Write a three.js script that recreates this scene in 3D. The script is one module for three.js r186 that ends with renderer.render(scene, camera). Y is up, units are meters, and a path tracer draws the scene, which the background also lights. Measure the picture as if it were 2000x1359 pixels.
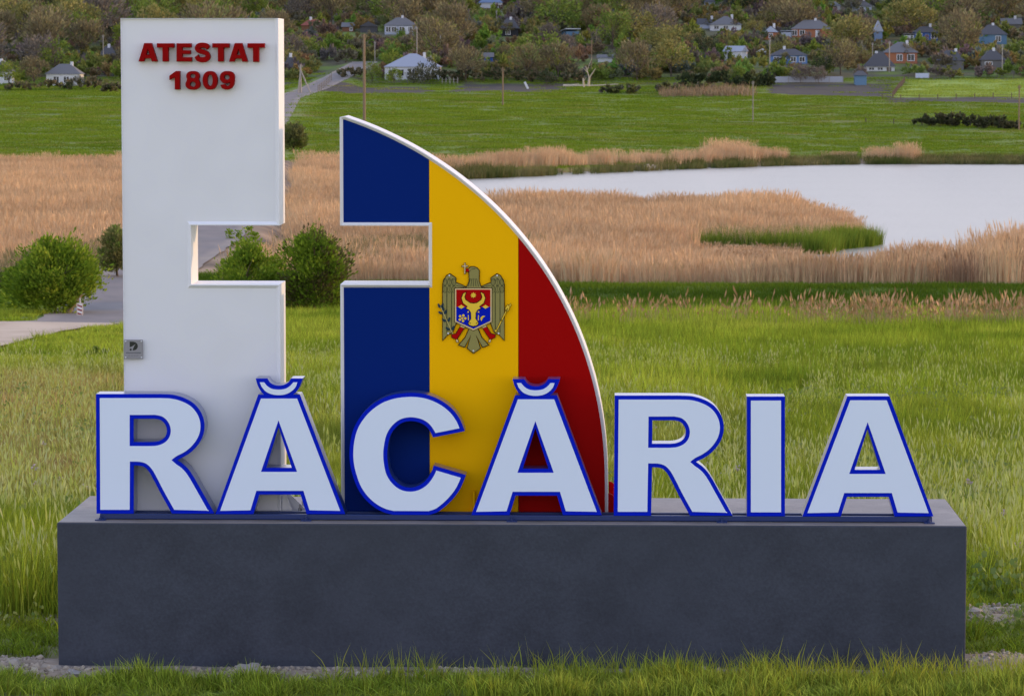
import * as THREE from 'three';
import { ImprovedNoise } from 'three/addons/math/ImprovedNoise.js';
import { mergeGeometries, mergeVertices } from 'three/addons/utils/BufferGeometryUtils.js';
import { FontLoader } from 'three/addons/loaders/FontLoader.js';
import { RoundedBoxGeometry } from 'three/addons/geometries/RoundedBoxGeometry.js';

// ---------------------------------------------------------------- camera, sky, sun, exposure
const scene = new THREE.Scene();
const FPX = 6600, CX = 1000, CY = 679.5;                       // focal length and centre in photograph pixels (2000 x 1359)
const camera = new THREE.PerspectiveCamera(2 * Math.atan(CY / FPX) * 180 / Math.PI, 2000 / 1359, 0.5, 4000);
camera.rotation.order = 'YXZ';
camera.position.set(0.659, 4.0075, 22.0535);
camera.rotation.set(-0.0843, 0.0293, 0);
camera.focus = 22.4; camera.userData.fStop = 16;
camera.updateMatrixWorld(true);
const EYE = camera.position.clone();

const SUN_AZ = 15 * Math.PI / 180, SUN_EL = 11 * Math.PI / 180;  // from the right, a little behind the sign, low
const SUN = new THREE.Vector3(Math.cos(SUN_EL) * Math.cos(SUN_AZ), Math.sin(SUN_EL), -Math.cos(SUN_EL) * Math.sin(SUN_AZ));
{
  const W = 256, H = 128, data = new Float32Array(W * H * 4), v = new THREE.Vector3();
  const zen = [0.28, 0.39, 0.68], mid = [0.55, 0.61, 0.89], hor = [1.72, 1.57, 1.41], warm = [1.15, 0.80, 0.46];
  for (let j = 0; j < H; j++) for (let i = 0; i < W; i++) {
    const up = ((j + 0.5) / H - 0.5) * Math.PI, az = ((i + 0.5) / W - 0.5) * 2 * Math.PI;
    v.set(Math.cos(up) * Math.cos(az), Math.sin(up), Math.cos(up) * Math.sin(az));
    const e = Math.max(0, v.y), a = Math.exp(-e * 5), b = Math.exp(-e * 1.5);
    const c = Math.max(0, v.dot(SUN)), glow = 0.35 * Math.pow(c, 6) + 0.6 * Math.pow(c, 40);
    for (let k = 0; k < 3; k++) {
      let s = zen[k] * (1 - b) + mid[k] * (b - a * 0.75) + hor[k] * a * 0.8;
      s += warm[k] * glow * Math.exp(-e * 1.6);
      data[(j * W + i) * 4 + k] = s;
    }
    data[(j * W + i) * 4 + 3] = 1;
  }
  const sky = new THREE.DataTexture(data, W, H, THREE.RGBAFormat, THREE.FloatType);
  sky.mapping = THREE.EquirectangularReflectionMapping;
  sky.minFilter = sky.magFilter = THREE.LinearFilter; sky.needsUpdate = true;
  scene.background = sky; scene.environment = sky;
  scene.environmentIntensity = 0.92; scene.backgroundIntensity = 0.92;
}
const sun = new THREE.DirectionalLight(new THREE.Color().setRGB(1, 0.58, 0.24), 1.55);
sun.position.copy(SUN).multiplyScalar(120);
sun.castShadow = true; sun.shadow.radius = 2;
sun.shadow.mapSize.set(4096, 4096);
Object.assign(sun.shadow.camera, { left: -60, right: 60, top: 40, bottom: -40, near: 1, far: 320 });
scene.add(sun, sun.target);
const renderer = new THREE.WebGLRenderer({ antialias: true });
renderer.toneMapping = THREE.LinearToneMapping; renderer.toneMappingExposure = 1.6;
renderer.shadowMap.enabled = true;

// ---------------------------------------------------------------- helpers
function rng(seed) { return () => { seed = (seed + 0x6d2b79f5) | 0; let t = Math.imul(seed ^ (seed >>> 15), 1 | seed); t = (t + Math.imul(t ^ (t >>> 7), 61 | t)) ^ t; return ((t ^ (t >>> 14)) >>> 0) / 4294967296; }; }
const PN = new ImprovedNoise();
const noise = (x, y, z = 0.37) => PN.noise(x, y, z);
const fbm = (x, y, z = 0.37, o = 4) => { let s = 0, a = 0.5; for (let i = 0; i < o; i++) { s += a * PN.noise(x, y, z + i * 7.1); x *= 2.03; y *= 2.03; a *= 0.5; } return s; };
const clamp = THREE.MathUtils.clamp, sstep = THREE.MathUtils.smoothstep, lerp = THREE.MathUtils.lerp;
const lin = (hex) => new THREE.Color(hex);
const mixc = (a, b, t) => [a[0] + (b[0] - a[0]) * t, a[1] + (b[1] - a[1]) * t, a[2] + (b[2] - a[2]) * t];
const std = (rgb, rough = 0.8, extra = {}) => new THREE.MeshStandardMaterial({ color: Array.isArray(rgb) ? new THREE.Color().setRGB(...rgb) : new THREE.Color(rgb), roughness: rough, ...extra });
const used = {};
function numbered(name) { const n = used[name] = (used[name] ?? -1) + 1; return n ? name + '_' + String(n).padStart(3, '0') : name; }
function shadows(o) { o.traverse((m) => { if (m.isMesh) m.castShadow = m.receiveShadow = true; }); return o; }
function tag(o, label, category, group, kind) {
  if (label) o.userData.label = label; if (category) o.userData.category = category;
  if (group) o.userData.group = group; if (kind) o.userData.kind = kind; return o;
}
function thing(name, label, category, pos = [0, 0, 0], turn = 0, group) {
  const o = new THREE.Group(); o.name = numbered(name); o.position.set(...pos); o.rotation.y = turn; scene.add(o);
  return tag(o, label, category, group);
}
function part(name, geo, mat, parent, label) {
  const m = new THREE.Mesh(Array.isArray(geo) ? merge(geo) : geo, mat); m.name = name; m.castShadow = m.receiveShadow = true;
  if (label) m.userData.label = label; (parent ?? scene).add(m); return m;
}
function structure(name, geo, mat, label) { const m = part(numbered(name), geo, mat, scene, label); m.userData.kind = 'structure'; return m; }
function merge(list) {
  const gs = list.map((g) => { const h = g.index ? g.toNonIndexed() : g.clone(); for (const k of Object.keys(h.attributes)) if (!['position', 'normal', 'uv', 'color'].includes(k)) h.deleteAttribute(k); return h; });
  const color = gs.some((g) => g.attributes.color), uv = gs.every((g) => g.attributes.uv);
  for (const g of gs) { if (!g.attributes.normal) g.computeVertexNormals(); if (!uv && g.attributes.uv) g.deleteAttribute('uv'); if (color && !g.attributes.color) g.setAttribute('color', new THREE.BufferAttribute(new Float32Array(g.attributes.position.count * 3).fill(1), 3)); }
  return mergeGeometries(gs);
}
function box(w, h, d, x = 0, y = 0, z = 0, ry = 0, rz = 0, rx = 0) { const g = new THREE.BoxGeometry(w, h, d); if (rx) g.rotateX(rx); if (rz) g.rotateZ(rz); if (ry) g.rotateY(ry); return g.translate(x, y, z); }
function bar(a, b, ra, rb = ra, n = 6) {                      // a tapered round bar from a to b
  const A = new THREE.Vector3(...a), B = new THREE.Vector3(...b), d = B.clone().sub(A), g = new THREE.CylinderGeometry(rb, ra, d.length(), n, 1);
  g.applyQuaternion(new THREE.Quaternion().setFromUnitVectors(new THREE.Vector3(0, 1, 0), d.normalize()));
  return g.translate((A.x + B.x) / 2, (A.y + B.y) / 2, (A.z + B.z) / 2);
}
// the world point seen at photograph pixel (px, py) on the vertical plane z
const _d = new THREE.Vector3();
function ray(px, py) { return _d.set((px - CX) / FPX, (CY - py) / FPX, -1).applyQuaternion(camera.quaternion); }
function P(px, py, z) { const d = ray(px, py), t = (z - EYE.z) / d.z; return new THREE.Vector3(EYE.x + d.x * t, EYE.y + d.y * t, z); }
const at = (px, py, depth) => P(px, py, EYE.z - depth);
function colour(g, fn) {                                       // vertex colours from fn(x, y, z, i)
  const p = g.attributes.position, c = new Float32Array(p.count * 3);
  for (let i = 0; i < p.count; i++) c.set(fn(p.getX(i), p.getY(i), p.getZ(i), i), i * 3);
  g.setAttribute('color', new THREE.BufferAttribute(c, 3)); return g;
}
function texture(n, fn, srgb, rep) {
  const data = new Uint8Array(n * n * 4);
  for (let y = 0; y < n; y++) for (let x = 0; x < n; x++) { const v = fn(x / n, y / n, x, y); data.set([v[0] * 255, v[1] * 255, v[2] * 255, 255].map((q) => clamp(Math.round(q), 0, 255)), (y * n + x) * 4); }
  const t = new THREE.DataTexture(data, n, n, THREE.RGBAFormat); t.wrapS = t.wrapT = THREE.RepeatWrapping; t.magFilter = THREE.LinearFilter; t.minFilter = THREE.LinearMipmapLinearFilter; t.generateMipmaps = true;
  if (srgb) t.colorSpace = THREE.SRGBColorSpace; if (rep) t.repeat.set(rep, rep); t.needsUpdate = true; return t;
}
const tnoise = (u, v, f, z = 0) => {                           // noise that tiles over the unit square
  const x = u * f, y = v * f, a = sstep(u, 0, 1), b = sstep(v, 0, 1);
  return lerp(lerp(noise(x, y, z), noise(x - f, y, z), a), lerp(noise(x, y - f, z), noise(x - f, y - f, z), a), b);
};
// ---------------------------------------------------------------- the ground: one height field, read along the view depth
const depthOf = (z) => EYE.z - z;
const colX = (px, d) => at(px, 420, d).x;                      // where picture column px lies at depth d
const pxOf = (x, d) => { const a = colX(0, d), b = colX(2000, d); return (x - a) / (b - a) * 2000; };
const knots = (list) => list.map(([d, py, y]) => [d, y ?? at(1000, py, d).y]);
function curve(k) {                                            // monotone cubic through [d, y] knots
  const n = k.length, m = [], s = [];
  for (let i = 0; i < n - 1; i++) s.push((k[i + 1][1] - k[i][1]) / (k[i + 1][0] - k[i][0]));
  for (let i = 0; i < n; i++) m.push(i === 0 ? s[0] : i === n - 1 ? s[n - 2] : s[i - 1] * s[i] <= 0 ? 0 : 2 * s[i - 1] * s[i] / (s[i - 1] + s[i]));
  return (d) => {
    if (d <= k[0][0]) return k[0][1]; if (d >= k[n - 1][0]) return k[n - 1][1];
    let i = 0; while (d > k[i + 1][0]) i++;
    const h = k[i + 1][0] - k[i][0], t = (d - k[i][0]) / h, t2 = t * t, t3 = t2 * t;
    return k[i][1] * (2 * t3 - 3 * t2 + 1) + h * m[i] * (t3 - 2 * t2 + t) + k[i + 1][1] * (3 * t2 - 2 * t3) + h * m[i + 1] * (t3 - t2);
  };
}
const WATER = -12.04, REED_FLOOR = -12.1;
const near = curve(knots([[-40, 0, 0], [24.4, 0, 0], [27.5, 0, -0.16], [32, 1052], [38, 985], [48, 898], [64, 800], [82, 742], [100, 702], [140, 654], [178, 620], [198, 603]]));
const shoreD = (px) => 463 + 78 * sstep(px, 700, 1760);        // depth of the pond's far shore
const fieldY = curve([[0, -11.7], [0.06, -10.9], [0.2, -9.6], [0.55, -6.0], [0.85, -2.8], [1, -1.2]]);
const hillY = curve([[740, -1.2], [800, 4.8], [870, 11.2], [950, 18], [1030, 23.5], [1100, 25], [1400, 26], [1900, 20]]);
// open water, corners as [column, depth]
const PONDC = [[840, 462], [920, 470], [1000, 486], [1080, 492], [1150, 500], [1300, 512], [1420, 524], [1500, 530], [1620, 536], [1760, 540], [2000, 541], [2400, 541], [2400, 280], [2000, 268], [1850, 257], [1720, 253], [1640, 258], [1590, 268], [1575, 282], [1610, 292], [1660, 296], [1690, 300], [1705, 308], [1695, 320], [1680, 334], [1655, 344], [1600, 352], [1500, 356], [1300, 356], [1100, 353], [940, 352], [860, 362], [820, 400]];
const POND = PONDC.map(([px, d]) => [colX(px, d), d]);
function inside(poly, x, y) { let c = false; for (let i = 0, j = poly.length - 1; i < poly.length; j = i++) { const [a, b] = poly[i], [e, f] = poly[j]; if ((b > y) !== (f > y) && x < (e - a) * (y - b) / (f - b) + a) c = !c; } return c; }
function away(poly, x, y) { let m = 1e9; for (let i = 0, j = poly.length - 1; i < poly.length; j = i++) { const [a, b] = poly[j], [e, f] = poly[i], t = clamp(((x - a) * (e - a) + (y - b) * (f - b)) / ((e - a) ** 2 + (f - b) ** 2 + 1e-9), 0, 1); m = Math.min(m, Math.hypot(x - a - (e - a) * t, y - b - (f - b) * t)); } return m; }
const pondIn = (x, d) => d > 240 && d < 545 && inside(POND, x, d) ? away(POND, x, d) : 0;   // metres inside the water's edge
// the asphalt road down the valley and the pale track that meets it, as [column, depth, height]
const ROADC = [[-420, 150, null], [-200, 154, null], [-40, 158, null], [100, 161, null], [180, 166, null], [214, 182, -9.35], [250, 205, -9.55], [318, 232, -9.6], [395, 262, -9.65], [432, 300, -9.7], [455, 350, -9.7], [482, 420, -9.6], [510, 500, -9.2], [530, 600, -6.2], [558, 680, -3.1], [610, 716, -1.6], [652, 742, 0.4], [690, 764, 2.6], [715, 785, 4.2]];
const TRACKC = [[-420, 80], [-300, 94], [-190, 110], [-90, 127], [-5, 143], [58, 154], [118, 163]];
const TRACK = TRACKC.map(([px, d]) => [colX(px, d), d, 0]);
const ROAD = ROADC.map(([px, d, y]) => [colX(px, d), d, y ?? near(d)]);
function onPath(path, x, d) {                                  // [distance, height] to a path
  let best = [1e9, 0];
  for (let i = 1; i < path.length; i++) { const [a, b, h] = path[i - 1], [e, f, g] = path[i], t = clamp(((x - a) * (e - a) + (d - b) * (f - b)) / ((e - a) ** 2 + (f - b) ** 2), 0, 1), r = Math.hypot(x - a - (e - a) * t, d - b - (f - b) * t); if (r < best[0]) best = [r, lerp(h, g, t)]; }
  return best;
}
function ground(x, z) {
  const d = depthOf(z), px = d > 10 ? pxOf(x, d) : 1000, sh = shoreD(px);
  let y;
  if (d < 198) y = near(d);
  else if (d < sh) {
    y = lerp(near(198), REED_FLOOR, sstep(d, 204, 226));
    y = lerp(y, fieldY(0), sstep(d, sh - 8, sh));
  } else if (d < 740) y = fieldY((d - sh) / (740 - sh));
  else y = hillY(d);
  if (d > 198) y += 0.85 * sstep(px, 480, 640) * Math.exp(-(((d - 209) / (d < 209 ? 3.6 : 5.5)) ** 2)) + 1.4 * (1 - sstep(px, 180, 260)) * Math.exp(-(((d - 196) / 12) ** 2)) * sstep(d, 186, 196);
  if (d > 150 && d < 800) { const [r, h] = onPath(ROAD, x, d); y = lerp(h - 0.05, y, sstep(r, 3.6, d < 500 ? 9 : 8)); }
  if (d > 240 && d < 545) { const w = pondIn(x, d); if (w) y = Math.min(y, lerp(-12.1, -13.4, sstep(w, 0, 3))); }
  const rough = d < 26 ? 0.03 : d < 200 ? 0.03 + 0.0016 * (d - 26) : d < 480 ? 0.12 : 0.45;
  const q = d < 200 ? 0.35 : 0.06;
  y += rough * fbm(x * q, z * q, 0.2, 3) * (d > 140 && d < 800 ? sstep(onPath(ROAD, x, d)[0], 3, 9) : 1) * (d > 70 && d < 175 ? 0.08 + 0.92 * sstep(onPath(TRACK, x, d)[0], 3, 8) : 1);
  return y;
}
// what grows or lies on the ground there: linear base colours
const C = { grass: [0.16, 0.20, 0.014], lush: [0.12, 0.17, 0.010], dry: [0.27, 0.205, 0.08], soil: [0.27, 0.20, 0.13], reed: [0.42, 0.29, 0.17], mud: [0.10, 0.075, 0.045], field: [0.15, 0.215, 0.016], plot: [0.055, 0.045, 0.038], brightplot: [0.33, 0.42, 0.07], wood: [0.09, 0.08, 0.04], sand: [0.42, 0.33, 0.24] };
const PLOTS = [[[622, 708], [640, 733], [835, 738], [850, 712], [760, 706]], [[868, 712], [905, 745], [1130, 745], [1090, 715]], [[1500, 712], [1490, 752], [1735, 750], [1745, 702], [1640, 706]], [[1725, 688], [1738, 702], [2150, 702], [2150, 686]]].map((p) => p.map(([px, d]) => [colX(px, d), d]));
const GREENPLOT = [[1742, 704], [1772, 754], [2150, 756], [2150, 703]].map(([px, d]) => [colX(px, d), d]);
function zone(x, d) {
  const px = d > 10 ? pxOf(x, d) : 1000, n = fbm(x * 0.12, d * 0.12, 3.1, 3), w = fbm(x * 0.9, d * 0.9, 9.1, 3);
  if (d < 24.6 && d > 19 && Math.abs(x) > 2.8) return mixc(C.soil, C.grass, clamp(0.45 + n * 2 + w, 0, 1));
  if (d < 198) {
    const left = 1 - sstep(px, 200, 700), dry = clamp(left * sstep(d, 33, 44) * (1 - sstep(d, 78, 100)) * 1.25 + n * 0.7 + 0.05, 0, 1);
    return mixc(mixc(C.grass, C.lush, clamp(0.5 + n * 2, 0, 1)), C.dry, clamp(dry * (0.7 + w), 0, 0.85));
  }
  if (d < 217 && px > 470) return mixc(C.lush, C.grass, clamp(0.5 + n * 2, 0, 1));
  const sh = shoreD(px);
  if (d < sh + 6) return mixc(C.mud, C.reed, clamp(0.5 + n * 1.6, 0.1, 1));
  if (d < 745 || inside(GREENPLOT, x, d)) {
    for (const p of PLOTS) if (inside(p, x, d)) return mixc(C.plot, C.wood, clamp(0.25 + w, 0, 0.5));
    if (inside(GREENPLOT, x, d)) return mixc(C.brightplot, C.field, clamp(0.2 + w * 0.8, 0, 0.6));
    const b = fbm(x * 0.035, d * 0.16, 5.5, 4), o = fbm(x * 0.12, d * 0.4, 1.5, 3);
    return mixc(mixc(C.field, C.lush, clamp(0.35 + b * 2.2, 0, 1)), C.dry, clamp(o * 1.4 - 0.08, 0, 0.55));
  }
  return mixc(C.wood, C.field, clamp(0.3 + n * 2.2, 0, 1));
}
{
  const ds = [];
  for (let d = -70; d < 16; d += 8) ds.push(d);
  for (let d = 16; d < 30; d += 0.28) ds.push(d);
  for (let d = 30; d < 186; d *= 1.012) ds.push(d);
  for (let d = 186; d < 232; d += 0.9) ds.push(d);
  for (let d = 232; d < 560; d += 2.4) ds.push(d);
  for (let d = 560; d < 830; d += 3.2) ds.push(d);
  for (let d = 830; d < 1300; d += 14) ds.push(d);
  for (let d = 1300; d <= 2600; d += 100) ds.push(d);
  const ts = []; for (let i = -170; i <= 170; i++) { const t = i / 170; ts.push(Math.sign(t) * (0.28 * Math.abs(t) + 0.72 * Math.pow(Math.abs(t), 4.5))); }
  const pos = [], col = [], idx = [], n = ts.length;
  for (const d of ds) { const c = d > 10 ? colX(1000, d) : 0, half = 60 + 0.95 * Math.max(0, d); for (const t of ts) { const x = c + t * half, z = EYE.z - d; pos.push(x, ground(x, z), z); col.push(...zone(x, d)); } }
  for (let r = 0; r < ds.length - 1; r++) for (let i = 0; i < n - 1; i++) { const a = r * n + i; idx.push(a, a + 1, a + n, a + 1, a + n + 1, a + n); }
  const g = new THREE.BufferGeometry(); g.setAttribute('position', new THREE.Float32BufferAttribute(pos, 3)); g.setAttribute('color', new THREE.Float32BufferAttribute(col, 3)); g.setIndex(idx); g.computeVertexNormals();
  structure('ground', g, new THREE.MeshStandardMaterial({ vertexColors: true, roughness: 1 }), 'grassy valley floor and hillside under the whole scene');
}
// where the ray through a pixel first meets the ground beyond dmin
function hit(px, py, dmin = 20, dmax = 1500) {
  let d = dmin;
  while (d < dmax) { const p = at(px, py, d); if (p.y <= ground(p.x, p.z)) { const lo = at(px, py, d - 2); lo.y = ground(lo.x, lo.z); const q = at(px, py, d); q.y = ground(q.x, q.z); return q; } d += d < 60 ? 0.2 : d < 220 ? 0.6 : 1.5; }
  const q = at(px, py, dmax); q.y = ground(q.x, q.z); return q;
}
const onGround = (px, d) => { const x = colX(px, d), z = EYE.z - d; return new THREE.Vector3(x, ground(x, z), z); };

// the pond
{
  const sh = new THREE.Shape(PONDC.map(([px, d]) => { const x = colX(px, d); return new THREE.Vector2(x, d); }));
  const grow = new THREE.PlaneGeometry(900, 330, 1, 1).rotateX(-Math.PI / 2).translate(colX(1700, 400), WATER, EYE.z - 395);
  const uv = grow.attributes.uv, pp = grow.attributes.position; for (let i = 0; i < uv.count; i++) uv.setXY(i, pp.getX(i) / 24, pp.getZ(i) / 24);
  const rip = texture(512, (u, v) => { const q = 0.5 + 0.35 * tnoise(u * 1, v * 1, 26, 1) + 0.3 * tnoise(u, v, 60, 4) + 0.18 * tnoise(u, v, 9, 8); return [q, q, q]; });
  const m = new THREE.MeshPhysicalMaterial({ color: new THREE.Color().setRGB(0.39, 0.365, 0.28), roughness: 0.28, ior: 1.33, bumpMap: rip, bumpScale: 0.12 });
  structure('water', grow, m, 'calm pale grey pond reflecting the sky');
}
// asphalt road and pale track, draped 4 cm over the ground
function ribbon(path, half, lift, fn, name, label, mat) {
  const pts = []; for (let i = 1; i < path.length; i++) { const [a, b, h] = path[i - 1], [e, f, g] = path[i], L = Math.hypot(e - a, f - b), k = Math.ceil(L / 2.5); for (let j = 0; j < k; j++) pts.push([lerp(a, e, j / k), lerp(b, f, j / k), lerp(h, g, j / k)]); } pts.push(path[path.length - 1]);
  const pos = [], col = [], idx = [], M = 10;
  pts.forEach(([x, d], i) => {
    const [x0, d0] = pts[Math.max(0, i - 2)], [x1, d1] = pts[Math.min(pts.length - 1, i + 2)], L = Math.hypot(x1 - x0, d1 - d0), nx = (d1 - d0) / L, nd = -(x1 - x0) / L;
    const hw = half(i / (pts.length - 1), x, d);
    for (let j = 0; j <= M; j++) { const s = (j / M * 2 - 1) * hw + 0.25 * noise(i * 0.7, j) * (j === 0 || j === M ? 1 : 0), X = x + nx * s, D = d + nd * s, z = EYE.z - D; pos.push(X, ground(X, z) + lift, z); col.push(...fn(X, D, Math.abs(s) / hw)); }
    if (i) for (let j = 0; j < M; j++) { const a = (i - 1) * (M + 1) + j; idx.push(a, a + 1, a + M + 1, a + 1, a + M + 2, a + M + 1); }
  });
  const g = new THREE.BufferGeometry(); g.setAttribute('position', new THREE.Float32BufferAttribute(pos, 3)); g.setAttribute('color', new THREE.Float32BufferAttribute(col, 3)); g.setIndex(idx); g.computeVertexNormals();
  return structure(name, g, mat ?? new THREE.MeshStandardMaterial({ vertexColors: true, roughness: 0.9 }), label);
}
ribbon(ROAD.slice(0), () => 3.1, 0.07, (x, d, e) => { const n = fbm(x * 0.6, d * 0.25, 2, 3); return mixc([0.24, 0.205, 0.175], e > 0.8 ? [0.33, 0.27, 0.20] : [0.17, 0.15, 0.135], clamp(0.4 + n * 1.4, 0, 1)); }, 'road', 'cracked grey asphalt road crossing the valley to the village');
ribbon(TRACK, (t) => 2.8, 0.09, (x, d, e) => { const n = fbm(x * 0.5, d * 0.5, 6, 3); return mixc([0.60, 0.47, 0.32], [0.42, 0.31, 0.20], clamp(0.3 + n * 1.2 + (e > 0.75 ? 0.3 : 0), 0, 1)); }, 'track', 'pale sandy dirt track joining the asphalt road at left');
// ---------------------------------------------------------------- the sign: plinth, pillar, flag sail, letters
const H = 0.9777, DEPTH = 1.37, ZL = -0.135, ZP = -0.375, THICK = 0.38;
const speck = texture(512, (u, v) => { const a = 0.5 + 0.5 * tnoise(u, v, 90, 1), b = 0.5 + 0.5 * tnoise(u, v, 200, 3); const q = 0.35 * a + 0.65 * b; return [q, q, q]; });
const slateMap = texture(512, (u, v) => {
  const n = tnoise(u, v, 5, 1) * 0.6 + tnoise(u, v, 13, 2) * 0.4, f = tnoise(u, v, 120, 3) * 0.5 + tnoise(u, v, 60, 6) * 0.35, s = tnoise(u, v, 3, 9) * 0.2 + tnoise(u * 1, v, 40, 5) * 0.1;
  const k = 1 + 0.22 * n + 0.22 * f + 0.3 * s; const c = [0.235 * k, 0.25 * k, 0.288 * (k * 0.97 + 0.03)]; return c;
}, true);
const paleGreyMap = texture(512, (u, v) => { const n = tnoise(u, v, 6, 2) * 0.6 + tnoise(u, v, 22, 4) * 0.4, f = tnoise(u, v, 110, 7); const k = 1 + 0.28 * n + 0.12 * f; return [0.50 * k, 0.462 * k, 0.42 * k]; }, true);
const slate = new THREE.MeshStandardMaterial({ map: slateMap, roughness: 0.93, bumpMap: speck, bumpScale: 0.002 });
const plinthTop = new THREE.MeshStandardMaterial({ map: paleGreyMap, roughness: 0.5, bumpMap: speck, bumpScale: 0.0012 });
function planarUV(g, k = 1) { const p = g.attributes.position, n = g.attributes.normal, uv = new Float32Array(p.count * 2); for (let i = 0; i < p.count; i++) { const a = Math.abs(n.getX(i)), b = Math.abs(n.getY(i)), c = Math.abs(n.getZ(i)); const [u, v] = b > a && b > c ? [p.getX(i), p.getZ(i)] : a > c ? [p.getZ(i), p.getY(i)] : [p.getX(i), p.getY(i)]; uv.set([u * k, v * k], i * 2); } g.setAttribute('uv', new THREE.BufferAttribute(uv, 2)); return g; }
{
  const t = thing('sign_plinth', 'long dark slate grey rendered plinth carrying the big sign', 'plinth', [0, 0, -DEPTH / 2]);
  part('body', planarUV(new RoundedBoxGeometry(6, H + 0.5, DEPTH, 3, 0.012).translate(0, (H - 0.5) / 2, 0), 0.5), slate, t);
  part('top_slab', planarUV(new RoundedBoxGeometry(5.985, 0.03, DEPTH - 0.015, 2, 0.008).translate(0, H - 0.0115, 0), 0.6), plinthTop, t, 'pale grey top of the plinth');  // top face in a paler mottled grey than the sides
  // rough concrete footing that peeps out under the front
  const g = new THREE.BoxGeometry(6.5, 0.16, 0.22, 130, 4, 8).translate(0, -0.045, DEPTH / 2 + 0.02), p = g.attributes.position;
  for (let i = 0; i < p.count; i++) { const x = p.getX(i), y = p.getY(i), z = p.getZ(i); if (z > DEPTH / 2) p.setZ(i, z + 0.07 * fbm(x * 2.1, 1, 3, 4) + 0.02 * noise(x * 14, y * 20, z * 9)); if (y > 0) p.setY(i, y + 0.03 * fbm(x * 3, z * 9, 8, 4) - 0.012); }
  g.computeVertexNormals();
  part('footing', planarUV(g, 0.9), new THREE.MeshStandardMaterial({ map: paleGreyMap, color: 0xffffff, roughness: 1, bumpMap: speck, bumpScale: 0.01 }), t, 'rough pale concrete footing under the front edge');
}
// --- outlines
const offsetRing = (pts, w, limit = 2.2) => {                  // mitred inward offset of a counter-clockwise ring
  const n = pts.length, out = [];
  for (let i = 0; i < n; i++) {
    const a = pts[(i + n - 1) % n], b = pts[i], c = pts[(i + 1) % n];
    const d1 = new THREE.Vector2(b.x - a.x, b.y - a.y).normalize(), d2 = new THREE.Vector2(c.x - b.x, c.y - b.y).normalize();
    const n1 = new THREE.Vector2(-d1.y, d1.x), n2 = new THREE.Vector2(-d2.y, d2.x), m = n1.clone().add(n2); const l = m.length(); if (l < 1e-6) { out.push(new THREE.Vector2(b.x + n1.x * w, b.y + n1.y * w)); continue; } m.divideScalar(l);
    const k = Math.min(limit, 1 / Math.max(0.15, m.dot(n1)));
    out.push(new THREE.Vector2(b.x + m.x * w * k, b.y + m.y * w * k));
  }
  return out;
};
function offsetClean(pts, w, limit) {                       // the offset ring without the knots it ties at tight corners
  const far = (p) => { let m = 1e9; for (let i = 0, j = pts.length - 1; i < pts.length; j = i++) { const a = pts[j], b = pts[i], dx = b.x - a.x, dy = b.y - a.y, t = clamp(((p.x - a.x) * dx + (p.y - a.y) * dy) / (dx * dx + dy * dy), 0, 1); m = Math.min(m, Math.hypot(p.x - a.x - dx * t, p.y - a.y - dy * t)); } return m; };
  return offsetRing(pts, w, limit).filter((p) => far(p) > Math.abs(w) * 0.96);
}
const ccw = (pts) => THREE.ShapeUtils.area(pts) > 0 ? pts : pts.slice().reverse();
function smooth(pts, closed, per = 6) {                        // Catmull-Rom through the points
  const c = new THREE.CatmullRomCurve3(pts.map((p) => new THREE.Vector3(p.x, p.y, 0)), closed, 'centripetal');
  return c.getPoints(pts.length * per).slice(0, closed ? -1 : undefined).map((p) => new THREE.Vector2(p.x, p.y));
}
function shapeOf(ring, holes = []) { const s = new THREE.Shape(ring); for (const h of holes) s.holes.push(new THREE.Path(h)); return s; }
function slab(ring, holes, depth, z, bevel = 0) {              // a plate whose FRONT is at z and which reaches back by depth
  const g = new THREE.ExtrudeGeometry(shapeOf(ring, holes), { depth: depth - bevel, bevelEnabled: bevel > 0, bevelSize: bevel, bevelThickness: bevel, bevelOffset: -bevel, bevelSegments: 2, curveSegments: 1 });
  return g.translate(0, 0, z - depth);
}
function strip(a, za, b, zb, close = true) {                   // a band between two rings of equal count
  const n = a.length, pos = []; for (let i = 0; i < (close ? n : n - 1); i++) { const j = (i + 1) % n; pos.push(a[i].x, a[i].y, za, a[j].x, a[j].y, za, b[j].x, b[j].y, zb, a[i].x, a[i].y, za, b[j].x, b[j].y, zb, b[i].x, b[i].y, zb); }
  const g = new THREE.BufferGeometry(); g.setAttribute('position', new THREE.Float32BufferAttribute(pos, 3)); g.computeVertexNormals(); return g;
}
const whitePaint = std([0.80, 0.80, 0.80], 0.42);
const whiteMottle = new THREE.MeshStandardMaterial({ color: new THREE.Color().setRGB(0.93, 0.93, 0.93), roughness: 0.46, map: texture(256, (u, v) => { const n = tnoise(u, v, 3, 1) * 0.5 + tnoise(u, v, 9, 2) * 0.35; const k = 0.905 + 0.03 * n; return [k, k, k * 1.002]; }, true) });
const gloss = (rgb) => new THREE.MeshPhysicalMaterial({ color: new THREE.Color().setRGB(...rgb), roughness: 0.55, specularIntensity: 0.1 });
const V2 = (px, py, z) => { const p = P(px, py, z); return new THREE.Vector2(p.x, p.y); };
const LIP = 0.006;
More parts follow.
